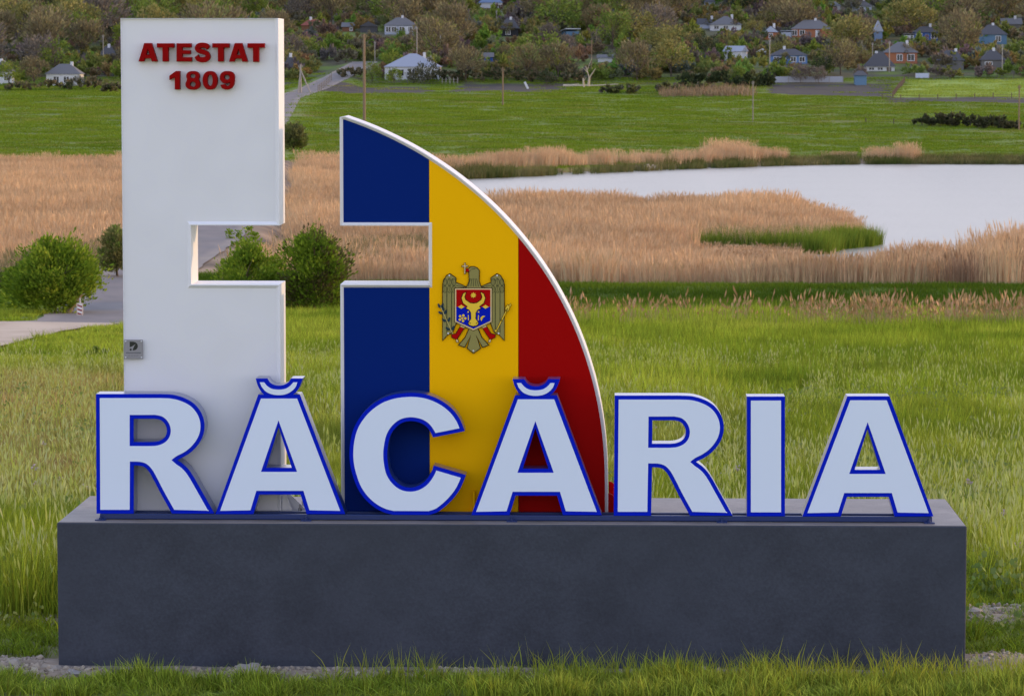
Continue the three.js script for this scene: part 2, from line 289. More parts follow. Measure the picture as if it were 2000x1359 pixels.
// --- the white pillar with its notch
const pillar = thing('white_pillar', 'tall white panel with a notch in its right edge and red ATESTAT 1809', 'pillar', [0, 0, 0]);
{
  const z = ZP + LIP, q = [[242, 1003], [236.2, 35], [542, 36], [545, 440], [372, 440.5], [372.4, 555.4], [546.6, 555.4], [549, 1003]].map(([a, b]) => V2(a, b, z));
  // square the corners up
  const xl = (q[0].x + q[1].x) / 2, xr = (q[2].x + q[3].x + q[6].x + q[7].x) / 4, xn = (q[4].x + q[5].x) / 2, yt = (q[1].y + q[2].y) / 2, ya = (q[3].y + q[4].y) / 2, yb = (q[5].y + q[6].y) / 2;
  const ring = ccw([[xl, H + 0.004], [xl, yt], [xr, yt], [xr, ya], [xn, ya], [xn, yb], [xr, yb], [xr, H + 0.004]].map(([x, y]) => new THREE.Vector2(x, y)));
  const r1 = offsetRing(ring, 0.007), r2 = offsetRing(ring, 0.026);
  for (const r of [r1, r2]) for (const p of r) { if (p.x < xl + 0.03) p.x = xl + (r === r1 ? 0.0015 : 0.003); if (p.y > yt - 0.03) p.y = yt - (r === r1 ? 0.0015 : 0.003); }
  part('body', planarUV(merge([strip(ring, ZP - THICK, ring, z - 0.001), new THREE.ShapeGeometry(shapeOf(ring)).translate(0, 0, ZP - THICK)])), whitePaint, pillar);
  part('face', planarUV(new THREE.ShapeGeometry(shapeOf(r2)).translate(0, 0, ZP - 0.012), 0.6), whiteMottle, pillar);
  part('trim', planarUV(merge([strip(ring, z - 0.001, r1, z), strip(r1, z, r2, ZP - 0.012)])), whitePaint, pillar);
  const font = await new FontLoader().loadAsync('fonts/droid/droid_sans_bold.typeface.json');
  const red = gloss([0.26, 0.0015, 0.0015]);
  const spots = [['A', 330, 505, 400, 572], ['T', 502, 660, 402, 572], ['E', 685, 825, 402, 572], ['S', 850, 1000, 400, 575], ['T', 1018, 1175, 402, 572], ['A', 1173, 1348, 400, 574], ['T', 1345, 1503, 402, 575], ['1', 618, 715, 660, 832], ['8', 768, 905, 660, 834], ['0', 928, 1065, 660, 834], ['9', 1088, 1225, 660, 834]];
  const poly = {                                               // heavy capitals drawn on a 100 x 100 square
    A: [[[0, 0], [31, 100], [69, 100], [100, 0], [72, 0], [66.5, 17], [33.5, 17], [28, 0]], [[41, 37], [59, 37], [50, 68]]],
    T: [[[0, 100], [100, 100], [100, 76], [67, 76], [67, 0], [33, 0], [33, 76], [0, 76]]],
    E: [[[0, 0], [0, 100], [97, 100], [97, 77], [38, 77], [38, 62], [92, 62], [92, 41], [38, 41], [38, 24], [100, 24], [100, 0]]],
    1: [[[52, 0], [52, 66], [0, 52], [0, 74], [62, 100], [100, 100], [100, 0]]],
  };
  const ell = (cx, cy, rx, ry, n = 28, from = 0, to = Math.PI * 2) => Array.from({ length: n }, (_, i) => { const a = from + (to - from) * i / (to - from > 6.28 ? n : n - 1); const s = Math.sin(a), c = Math.cos(a); return [cx + rx * Math.sign(c) * Math.pow(Math.abs(c), 0.86), cy + ry * Math.sign(s) * Math.pow(Math.abs(s), 0.9)]; });
  poly['0'] = [ell(50, 50, 50, 50), ell(50, 50, 18, 30)];
  {
    const top = ell(50, 73, 45, 27, 20, -0.55, Math.PI + 0.55), bot = ell(50, 29, 50, 29, 20, Math.PI - 0.6, Math.PI * 2 + 0.6);
    poly['8'] = [[...top, ...bot], ell(50, 73, 17, 11), ell(50, 29, 19, 13)];
  }
  const thick = (line, w) => { const c = new THREE.CatmullRomCurve3(line.map(([x, y]) => new THREE.Vector3(x, y, 0)), false, 'centripetal'), n = 48, L = [], R = []; for (let i = 0; i <= n; i++) { const p = c.getPoint(i / n), t = c.getTangent(i / n), k = typeof w === 'function' ? w(i / n) : w; L.push([p.x - t.y * k, p.y + t.x * k]); R.push([p.x + t.y * k, p.y - t.x * k]); } return [...L, ...R.reverse()]; };
  poly.S = [thick([[86, 72], [76, 84], [50, 89], [24, 83], [17, 72], [27, 60], [52, 53], [78, 43], [85, 29], [74, 15], [48, 11], [22, 17], [13, 32]], (t) => 13.2 - 2 * Math.cos(t * Math.PI * 4) * 0.4)];
  poly['9'] = [[...ell(50, 66, 50, 34, 24, -0.5, Math.PI * 1.5 - 0.25), [30, 31], [60, 36], [69, 40], [66, 27], [56, 20], [44, 20], [33, 30], [3, 26], [14, 8], [38, 0], [62, 1], [82, 10], [95, 28], [100, 52]], ell(48, 67, 18, 13)];
  for (const [ch, x0, x1, y0, y1] of spots) {
    const toPx = ([x, y]) => V2(200 + (x0 + (x1 - x0) * x / 100) / 4.762, (y1 + (y0 - y1) * y / 100) / 4.762, ZP + 0.045);
    const [outer, ...holes] = poly[ch];
    part('letter', slab(ccw(outer.map(toPx)), holes.map((h) => ccw(h.map(toPx)).reverse()), 0.045 + 0.012 - 0.0005, ZP + 0.045, 0.003), red, pillar, 'raised red ' + (isNaN(+ch) ? 'letter ' : 'digit ') + ch);
  }
  // maker's plaque on the left edge
  const c = document.createElement('canvas'); c.width = c.height = 256; const x = c.getContext('2d');
  x.fillStyle = '#8d8b8c'; x.fillRect(0, 0, 256, 256); x.fillStyle = '#20241a';
  x.save(); x.beginPath(); x.moveTo(74, 24); x.lineTo(108, 24); x.bezierCurveTo(160, 24, 188, 48, 188, 84); x.bezierCurveTo(188, 122, 158, 142, 112, 142); x.lineTo(74, 142); x.closePath(); x.fill();
  x.fillStyle = '#8d8b8c'; x.beginPath(); x.moveTo(70, 100); x.quadraticCurveTo(116, 92, 158, 52); x.quadraticCurveTo(124, 102, 112, 146); x.lineTo(66, 146); x.closePath(); x.fill();
  x.fillStyle = '#20241a'; x.beginPath(); x.arc(88, 131, 15, 0, 7); x.fill(); x.restore();
  const r = rng(5); x.fillStyle = '#33383f'; for (let i = 0; i < 22; i++) { x.fillRect(24 + i * 9.6, 166 + r() * 4, 6.6, 10 + r() * 5); }
  x.fillStyle = '#55585e'; for (let i = 0; i < 15; i++) { if (i % 4 === 3) continue; x.fillRect(54 + i * 9.6, 206 + r() * 3, 5, 9); }
  const tex = new THREE.CanvasTexture(c); tex.colorSpace = THREE.SRGBColorSpace;
  const A = V2(242.6, 663, ZP), B = V2(279, 700.5, ZP), w = B.x - A.x, h = A.y - B.y, pg = new THREE.Group();
  pg.name = 'plaque'; pg.userData.label = 'small square grey metal plaque with a black emblem'; pillar.add(pg); pg.position.set((A.x + B.x) / 2, (A.y + B.y) / 2, ZP + 0.0125);
  part('plate', box(w, h, 0.012), std([0.27, 0.26, 0.26], 0.5), pg);
  part('print', new THREE.PlaneGeometry(w * 0.99, h * 0.99).translate(0, 0, 0.0075), new THREE.MeshStandardMaterial({ map: tex, roughness: 0.5, metalness: 0.2 }), pg);
  for (const [i, j] of [[-1, 1], [1, 1], [-1, -1], [1, -1]]) part('screw', new THREE.SphereGeometry(0.006, 10, 8).scale(1, 1, 0.7).translate(i * w * 0.43, j * h * 0.42, 0.009), std([0.6, 0.6, 0.6], 0.35), pg);
  // the stepped white foot and gusset at its right
  const gx = xr, tri = (w, hh, t, zz) => { const s = new THREE.Shape([new THREE.Vector2(0, 0), new THREE.Vector2(w, 0), new THREE.Vector2(0.012, hh)]); return new THREE.ExtrudeGeometry(s, { depth: t, bevelEnabled: false }).translate(gx, H + 0.003, zz - t); };
  part('gusset', tri(0.085, 0.19, 0.012, ZP - 0.02), whitePaint, pillar);
  part('foot', [box(0.19, 0.02, 0.3, gx + 0.095, H + 0.014, ZP - 0.2), (() => { const s = new THREE.Shape([[0, 0], [0.17, 0], [0.03, 0.135], [0, 0.135]].map(([a, b]) => new THREE.Vector2(a, b))); return new THREE.ExtrudeGeometry(s, { depth: 0.012, bevelEnabled: false }).translate(gx, H + 0.024, ZP - 0.1); })()], whitePaint, pillar);
  for (const k of [0, 1]) part('bolt', [new THREE.CylinderGeometry(0.014, 0.014, 0.02, 6).translate(gx + 0.12, H + 0.034, ZP - 0.07 - k * 0.2), new THREE.CylinderGeometry(0.007, 0.007, 0.045, 8).translate(gx + 0.12, H + 0.046, ZP - 0.07 - k * 0.2)], std([0.4, 0.4, 0.4], 0.4, { metalness: 0.6 }), pillar);
}
// --- the curved sail in the flag's colours
const sail = thing('flag_sail', 'curved sail shaped panel in blue yellow and red with white rim', 'monument', [0, 0, 0]);
{
  const z = ZP + LIP;
  const curvePx = [[671.9, 226.6], [716.7, 243.1], [760.5, 262.4], [803.1, 284.2], [844.3, 308.6], [883.9, 335.5], [921.6, 364.8], [957.4, 396.4], [991.1, 430.2], [1022.5, 466.2], [1051.5, 504.1], [1078.1, 543.9], [1101.9, 585.4], [1123.0, 628.4], [1141.1, 672.6], [1156.3, 718.0], [1168.5, 764.2], [1177.6, 811.2], [1183.8, 858.6], [1187.0, 906.3], [1188.0, 954.1], [1188, 1002.0]];
  const arc = smooth(curvePx.map(([a, b]) => V2(a, b, z)), false, 4);
  const L = [V2(663.8, 420, z).x, V2(664.4, 600, z).x, V2(665.6, 900, z).x], xl = (L[0] + L[1] + L[2]) / 3, xn = (V2(836.9, 445, z).x + V2(837.2, 552, z).x) / 2, ya = V2(750, 440.9, z).y, yb = V2(750, 555.4, z).y, yt = V2(664, 228.6, z).y;
  arc[arc.length - 1].y = H + 0.004;
  const pts = [new THREE.Vector2(xl, H + 0.004), new THREE.Vector2(xl, yb), new THREE.Vector2(xn, yb), new THREE.Vector2(xn, ya), new THREE.Vector2(xl, ya), new THREE.Vector2(xl, yt), ...arc];
  const ring = ccw(pts), r1 = offsetRing(ring, 0.006), r2 = offsetRing(ring, 0.0215);
  part('rim', planarUV(merge([strip(ring, ZP - THICK, ring, z - 0.001), strip(ring, z - 0.001, r1, z), strip(r1, z, r2, ZP - 0.009)])), std([0.74, 0.72, 0.69], 0.42), sail);
  part('back', new THREE.ShapeGeometry(shapeOf(ring)).translate(0, 0, ZP - THICK), whitePaint, sail);
  // clip the face into the three stripes
  const xb = V2(838.2, 600, ZP).x, xy = V2(1012.4, 700, ZP).x;
  const clip = (poly, keep, cut) => { const out = []; for (let i = 0; i < poly.length; i++) { const a = poly[i], b = poly[(i + 1) % poly.length], ka = keep(a.x), kb = keep(b.x); if (ka) out.push(a); if (ka !== kb) { const t = (cut - a.x) / (b.x - a.x); out.push(new THREE.Vector2(cut, a.y + (b.y - a.y) * t)); } } return out; };
  const lower = (p) => p, stripes = [];
  const xnf = xn + 0.0245;                                     // the notch reaches past the blue stripe, so the blue is two pieces
  const gap = 0.0012, blue = gloss([0.0005, 0.017, 0.155]), yellow = gloss([0.95, 0.49, 0.0]), redm = gloss([0.36, 0.0006, 0.0006]);
  const left = clip(r2, (x) => x < xb - gap, xb - gap);
  const up = left.filter((p) => p.y > (ya + yb) / 2), down = left.filter((p) => p.y <= (ya + yb) / 2);
  const right = clip(r2, (x) => x > xb + gap, xb + gap), mid = clip(right, (x) => x < xy - gap, xy - gap), rd = clip(r2, (x) => x > xy + gap, xy + gap);
  const face = (p, m, label) => part('panel', planarUV(slab(ccw(p), [], 0.02, ZP - 0.009)), m, sail, label);
  face(up, blue, 'blue panel above the notch'); face(down, blue, 'blue panel below the notch'); face(mid, yellow, 'yellow middle panel'); face(rd, redm, 'dark red panel at the curved edge');
  // brackets at its foot
  const y1 = V2(926, 958, ZP).y, xyb = V2(926, 980, ZP).x;
  part('bracket', [box(0.012, y1 - H, 0.07, xyb, (y1 + H) / 2, ZP + 0.03), box(0.1, 0.012, 0.07, xyb, H + 0.01, ZP + 0.03)], yellow, sail, 'yellow foot bracket');
  const xr = V2(1189, 960, ZP).x, fl = new THREE.Shape([[0, 0], [0.16, 0], [0.16, 0.05], [0.02, 0.155], [0, 0.155]].map(([a, b]) => new THREE.Vector2(a, b)));
  part('bracket', [new THREE.ExtrudeGeometry(fl, { depth: 0.012, bevelEnabled: false }).translate(xr - 0.008, H + 0.004, ZP - 0.012), box(0.05, 0.012, 0.06, xr - 0.1, H + 0.011, ZP + 0.025)], redm, sail, 'red foot bracket');
  part('bracket', new THREE.ExtrudeGeometry(new THREE.Shape([[0, 0.02], [0.12, 0.02], [0.09, 0.15], [0.015, 0.20], [0, 0.20]].map(([a, b]) => new THREE.Vector2(a, b))), { depth: 0.012, bevelEnabled: false }).translate(xr, H + 0.004, ZP - 0.3), redm, sail, 'red foot bracket');
  // --- the coat of arms, cut from thin sheets and set proud on the yellow
  const arms = new THREE.Group(); arms.name = 'coat_of_arms'; arms.userData.label = 'olive eagle coat of arms with a red and blue ox head shield'; sail.add(arms);
  const E = (x, y) => V2(840 + x / 6.794, 500 + y / 6.794, ZP);
  const M = { dark: gloss([0.035, 0.010, 0.006]), eagle: gloss([0.29, 0.255, 0.08]), line: gloss([0.035, 0.045, 0.02]), gold: gloss([0.86, 0.58, 0.05]), pale: gloss([0.72, 0.54, 0.26]), tan: gloss([0.80, 0.58, 0.28]), red: gloss([0.42, 0.002, 0.002]), blue: gloss([0.001, 0.012, 0.44]), leaf: gloss([0.022, 0.045, 0.06]), steel: std([0.72, 0.72, 0.74], 0.35), olivegold: gloss([0.55, 0.46, 0.17]) };
  const Z0 = ZP - 0.009 + 0.010;
  const ev = (l) => l.map(([x, y]) => E(x, y));
  const sheet = (list, lift, grow = 0) => list.map((l) => { let p = ccw(ev(l)); if (grow) p = offsetRing(p, -grow, 1.8); return slab(p, [], 0.004, Z0 + lift); });
  const piece = (name, list, m, lift = 0.004, rim = 5) => { const o = part(name, sheet(list, lift), m, arms); if (rim) { const b = part('outline', sheet(list, lift - 0.003, rim / 6.794 / 300 * 2.2), M.dark, arms); b.userData.label = undefined; } return o; };
  const inkLine = (a, b, w = 2.2) => { const dx = b[0] - a[0], dy = b[1] - a[1], l = Math.hypot(dx, dy), nx = -dy / l * w, ny = dx / l * w; return [[a[0] + nx, a[1] + ny], [b[0] + nx, b[1] + ny], [b[0] - nx, b[1] - ny], [a[0] - nx, a[1] - ny]]; };
  const mir = (l) => l.map(([x, y]) => [1150 - x, y]);
  const wing = [[262, 240], [220, 262], [185, 320], [170, 380], [168, 1112], [235, 1035], [275, 1022], [300, 1000], [345, 880], [345, 420], [480, 408], [400, 378], [335, 352], [338, 292]];
  for (const f of [(l) => l, mir]) {
    piece('wing', [f(wing)], M.eagle);
    const ink = []; for (const x of [222, 285]) ink.push(f(inkLine([x, 470], [x, 1020 - (x - 222) * 0.5], 4))); ink.push(f(inkLine([345, 390], [470, 408], 3)));
    for (const [r, y, n] of [[0, 345, 3], [1, 430, 3]]) for (let i = 0; i < n; i++) { const x = 195 + i * 60, e = []; for (let k = 0; k < 14; k++) { const a = k / 14 * Math.PI * 2; e.push([x + Math.cos(a) * 25, y + (r ? 8 : 0) + Math.sin(a) * 48]); } for (let k = 0; k < 14; k++) ink.push(f(inkLine(e[k], e[(k + 1) % 14], 2.4))); ink.push(f(inkLine([x, y - 40], [x, y + 40], 1.6))); }
    ink.push(f(inkLine([262, 290], [235, 320], 2)), f(inkLine([300, 300], [270, 330], 2)));
    part('feather_lines', sheet(ink, 0.0055), M.line, arms).userData.kind = 'stuff';
  }
  piece('neck', [[[520, 200], [512, 170], [540, 146], [575, 143], [620, 160], [648, 192], [645, 330], [668, 400], [690, 432], [470, 432], [500, 390], [522, 330]]], M.eagle);
  part('feather_lines', sheet([530, 553, 575, 598, 620].map((x, i) => inkLine([x + (i - 2) * -2, 296], [x + (i - 2) * 12, 405], 2.6)).concat([inkLine([540, 176], [600, 165], 3), inkLine([520, 205], [540, 190], 3)]), 0.0055), M.line, arms).userData.kind = 'stuff';
  piece('beak', [[[472, 172], [512, 168], [520, 205], [480, 208]]], M.red, 0.005, 3);
  piece('cross', [[[455, 95], [468, 95], [468, 128], [500, 128], [500, 140], [468, 140], [466, 235], [455, 235], [455, 140], [425, 140], [425, 128], [455, 128]]], M.tan, 0.004, 3);
  piece('tail', [[[520, 968], [470, 1080], [385, 1178], [455, 1205], [545, 1040], [498, 1222], [575, 1285], [662, 1222], [605, 1040], [700, 1205], [770, 1178], [680, 1080], [632, 968]]], M.eagle);
  for (const f of [(l) => l, mir]) {
    piece('leg', [f([[405, 930], [452, 955], [395, 1040], [350, 1105], [290, 1075], [288, 1045], [345, 1030]])], M.red, 0.004, 4);
    piece('talon', [f([[400, 905], [470, 935], [450, 955], [405, 940]])], M.olivegold, 0.0045, 0);
    piece('claw', [f([[345, 1105], [365, 1110], [375, 1140], [350, 1140]])], M.tan, 0.004, 3);
  }
  // shield
  const sh = [[330, 428], [818, 428], [818, 870], [575, 985], [330, 870]], si = [[348, 444], [800, 444], [800, 858], [575, 962], [348, 858]];
  piece('shield_border', [sh], M.pale, 0.008, 4);
  part('shield_field', sheet([[[348, 444], [800, 444], [800, 672], [348, 672]]], 0.0105), M.red, arms, 'red upper half of the shield');
  part('shield_field', sheet([[[348, 672], [800, 672], [800, 858], [575, 962], [348, 858]]], 0.0104), M.blue, arms, 'blue lower half of the shield');
  const star = []; for (let k = 0; k < 16; k++) { const a = k / 16 * Math.PI * 2, r = k % 2 ? 24 : 40; star.push([575 + r * Math.sin(a), 518 + r * Math.cos(a)]); }
  const half = [[575, 628], [530, 622], [470, 580], [455, 540], [475, 480], [440, 500], [420, 555], [440, 620], [500, 668], [480, 690], [520, 710], [545, 750], [548, 830], [520, 870], [512, 895], [530, 915], [575, 925]];
  const ox = [...half, ...half.slice(0, -1).reverse().map(([x, y]) => [1150 - x, y])].filter((p, i, a) => !i || p[0] !== a[i - 1][0] || p[1] !== a[i - 1][1]); ox.pop();
  part('star', sheet([star], 0.0135), M.gold, arms);
  part('ox_head', sheet([ox], 0.0145), M.gold, arms);
  part('ox_outline', sheet([ox], 0.0125, 0.005), M.dark, arms);
  for (const f of [(l) => l, mir]) { part('ear', sheet([f([[372, 672], [415, 645], [455, 672], [415, 698]])], 0.0135), M.gold, arms); part('tear', sheet([f([[503, 780], [512, 780], [515, 850], [503, 850]]), f([[497, 732], [512, 728], [514, 748], [500, 752]])], 0.0135), M.gold, arms); part('nostril', sheet([f([[522, 880], [545, 888], [540, 895], [525, 892]])], 0.0155), M.dark, arms); }
  const disc = (x, y, r) => Array.from({ length: 12 }, (_, i) => [x + r * Math.cos(i / 12 * 6.2832), y + r * Math.sin(i / 12 * 6.2832)]);
  part('rose', sheet([disc(428, 822, 15), ...[0, 1, 2, 3, 4].map((i) => disc(428 + 38 * Math.sin(i * 1.2566 + 0.4), 822 - 38 * Math.cos(i * 1.2566 + 0.4), 17))], 0.0135), M.gold, arms);
  part('crescent', sheet([[[735, 795], [700, 790], [672, 812], [670, 840], [685, 862], [690, 835], [705, 815]]], 0.0135), M.gold, arms);
  // olive branch and mace
  const leaf = (x, y, a, s = 1) => [[0, 0], [18, -22], [10, -58], [0, -70], [-12, -56], [-18, -24]].map(([u, v]) => [x + s * (u * Math.cos(a) - v * Math.sin(a)), y + s * (u * Math.sin(a) + v * Math.cos(a))]);
  piece('branch', [inkLine([130, 650], [300, 1030], 4)], M.olivegold, 0.0085, 0);
  for (const [x, y, a] of [[135, 690, -0.45], [150, 690, 0.35], [165, 770, -1.0], [190, 775, 0.4], [215, 870, -1.0], [238, 875, 0.4], [262, 985, -0.9], [290, 985, 0.45], [180, 730, -0.2]]) piece('leaf', [leaf(x, y, a)], M.leaf, 0.009, 0);
  piece('mace', [inkLine([880, 990], [1030, 690], 6), disc(875, 990, 15), disc(948, 852, 10), [[1000, 690], [1030, 645], [1060, 665], [1040, 720], [1010, 735]], [[1040, 660], [1070, 630], [1074, 655], [1055, 672]]], M.gold, 0.0095, 2.5);
  for (const [x, y] of [[255, 258], [890, 258], [240, 1025], [910, 1025], [575, 1257]]) { const p = E(x, y); part('screw', new THREE.SphereGeometry(0.006, 10, 8).scale(1, 1, 0.6).translate(p.x, p.y, Z0 + 0.011), M.steel, arms); }
}
// --- the seven big letters on their rails
{
  const faceMat = new THREE.MeshStandardMaterial({ color: new THREE.Color().setRGB(0.72, 0.80, 0.93), roughness: 0.45 }), blueMat = gloss([0.001, 0.014, 0.50]), sideMat = new THREE.MeshPhysicalMaterial({ color: new THREE.Color().setRGB(0.03, 0.06, 0.22), roughness: 0.35, clearcoat: 1, clearcoatRoughness: 0.3 });
  const DEP = 0.185, BORDER = 0.0262;
  const tr = (l, ox, oy, s) => l.map(([x, y]) => V2(ox + x / s, oy + y / s, ZL));
  const R = { outer: [[36, 58], [700, 58], [820, 65], [930, 95], [1030, 150], [1100, 230], [1135, 310], [1145, 395], [1130, 480], [1090, 560], [1020, 640], [950, 690], [900, 715], [868, 733], [925, 772], [975, 820], [1025, 890], [1100, 1020], [1246, 1278], [814, 1278], [700, 1075], [622, 925], [575, 845], [530, 802], [480, 788], [423, 786], [421, 1278], [42, 1278]], curve: [[1, 13], [13, 18], [19, 25]], hole: [[421, 310], [640, 309], [702, 325], [745, 370], [762, 428], [750, 482], [715, 520], [660, 542], [600, 548], [421, 548]], hcurve: [[1, 8]], o: [180, 760, 5.228] };
  const Cc = { outer: [[1213, 462], [1170, 355], [1110, 265], [1030, 190], [930, 130], [820, 90], [700, 73], [600, 75], [470, 95], [350, 140], [240, 215], [150, 310], [80, 430], [45, 560], [34, 690], [40, 790], [65, 905], [120, 1050], [200, 1162], [300, 1247], [400, 1296], [480, 1316], [850, 1318], [930, 1291], [1000, 1242], [1080, 1167], [1150, 1078], [1195, 990], [1225, 912], [895, 814], [880, 862], [850, 920], [800, 982], [730, 1026], [650, 1040], [570, 1022], [500, 968], [450, 890], [427, 790], [420, 700], [427, 620], [452, 512], [502, 432], [572, 378], [650, 360], [700, 363], [765, 380], [820, 415], [860, 467], [890, 527]], curve: [[0, 21], [22, 28], [29, 49]], o: [675, 755, 5.228] };
  const A = { outer: [[447, 200], [835, 200], [1257, 1312], [898, 1312], [842, 1131], [457, 1131], [402, 1312], [48, 1312]], hole: [[637, 502], [760, 882], [522, 882]], o: [410, 730, 4.7667] };
  const breve = { outer: [[423, 50], [532, 50], [555, 85], [590, 108], [640, 117], [690, 108], [728, 85], [752, 50], [862, 50], [845, 100], [820, 150], [785, 190], [740, 215], [640, 232], [530, 215], [490, 190], [460, 150], [438, 105]], curve: [[1, 7], [8, 17]], inner: [[462, 85], [502, 85], [530, 118], [570, 143], [637, 153], [704, 143], [745, 118], [775, 85], [812, 85], [795, 130], [755, 170], [705, 195], [637, 204], [570, 195], [515, 168], [478, 125]], icurve: [[1, 7], [8, 15]], o: [410, 730, 4.7667] };
  function ring(l, spans = [], o) {                            // straight corners, smooth along the named spans
    const p = tr(l, ...o), out = []; let i = 0;
    while (i < p.length) { const sp = spans.find(([a]) => a === i); if (sp) { const seg = smooth(p.slice(sp[0], sp[1] + 1), false, 5); out.push(...seg.slice(0, -1)); i = sp[1]; if (!spans.find(([a]) => a === i)) { out.push(p[i]); i++; } } else { out.push(p[i]); i++; } }
    return out.filter((q, k, a) => q.distanceTo(a[(k + 1) % a.length]) > 1e-5);
  }
  function build(defs) {                                       // geometries in place: white face, blue front, pale returns
    const face = [], border = [], side = [];
    for (const d of defs) {
      const out = ccw(ring(d.outer, d.curve, d.o)), hole = d.hole ? ccw(ring(d.hole, d.hcurve, d.o)) : null;
      border.push(slab(out, hole ? [hole.slice().reverse()] : [], 0.012, ZL - 0.001));
      side.push(strip(out, ZL - 0.013, out, ZL - DEP), new THREE.ShapeGeometry(shapeOf(out, hole ? [hole.slice().reverse()] : [])).translate(0, 0, ZL - DEP)); if (hole) side.push(strip(hole, ZL - 0.013, hole, ZL - DEP));
      const fi = d.inner ? ccw(ring(d.inner, d.icurve, d.o)) : (d === Cc ? offsetClean : offsetRing)(out, BORDER, 1.5), fh = hole ? offsetRing(hole, -BORDER, 1.75) : null;
      face.push(slab(fi, fh ? [fh.reverse()] : [], 0.004, ZL + 0.002));
    }
    return { face: merge(face), border: merge(border), side: merge(side) };
  }
  const kinds = { R: build([R]), C: build([Cc]), A: build([A]), 'Ă': build([A, breve]), I: build([{ outer: [[805, 152], [1006, 152], [1006, 783], [805, 783]], o: [1160, 720, 2.7027] }]) };
  for (const k in kinds) { const g = kinds[k], b = (g.border.computeBoundingBox(), g.border.boundingBox), cx = (b.min.x + b.max.x) / 2, y0 = b.min.y, wd = b.max.x - b.min.x; for (const n of ['face', 'border', 'side']) g[n].translate(-cx, -y0, -ZL); g.w = wd; }
  const yb = V2(600, 1004.6, ZL).y;
  const mk = (k, left, label) => {                             // left: picture column of its left foot
    const g = kinds[k], t = thing('sign_letter', label, 'letter', [V2(left, 1006, ZL).x + g.w / 2, yb, ZL], 0, 'big letters of the place name on the plinth');
    part('face', g.face, faceMat, t); part('border', g.border, blueMat, t); part('return', g.side, sideMat, t); return t;
  };
  mk('R', 187.5, 'white letter R with blue border, in front of the white pillar');
  mk('Ă', 420, 'white letter A with breve, blue border, between the white pillar and the blue stripe');
  mk('C', 682.5, 'white letter C with blue border, over the blue and yellow stripes');
  mk('Ă', 920.5, 'white letter A with breve, blue border, over the yellow and red stripes');
  mk('R', 1199, 'white letter R with blue border, standing clear before the grass');
  mk('I', 1458, 'white letter I with blue border, narrow upright bar');
  mk('A', 1568, 'white letter A without breve, blue border, last letter at right');
  // rails
  const rail = thing('mounting_rail', 'long low dark blue steel rail under the big letters', 'rail', [0, H, ZL]);
  const navy = std([0.003, 0.02, 0.105], 0.45), x0 = V2(194, 1010, ZL).x, x1 = V2(1822, 1014, ZL).x, hh = yb - H - 0.006;
  part('front_tube', new RoundedBoxGeometry(x1 - x0, hh, 0.04, 2, 0.006).translate((x0 + x1) / 2, hh / 2 + 0.006, -0.022), navy, rail);
  part('rear_tube', new RoundedBoxGeometry(x1 - x0, hh, 0.04, 2, 0.006).translate((x0 + x1) / 2, hh / 2 + 0.006, -0.16), navy, rail);
  for (const c of [197, 598, 1000, 1410, 1815]) {
    const x = V2(c, 1014, ZL).x;
    part('foot', [box(0.07, 0.007, 0.065, x, 0.0035 + 0.0035, 0.022), new THREE.CylinderGeometry(0.012, 0.012, 0.012, 6).translate(x, 0.014, 0.03), new THREE.CylinderGeometry(0.006, 0.006, 0.03, 8).translate(x, 0.02, 0.03)], navy, rail);
  }
}
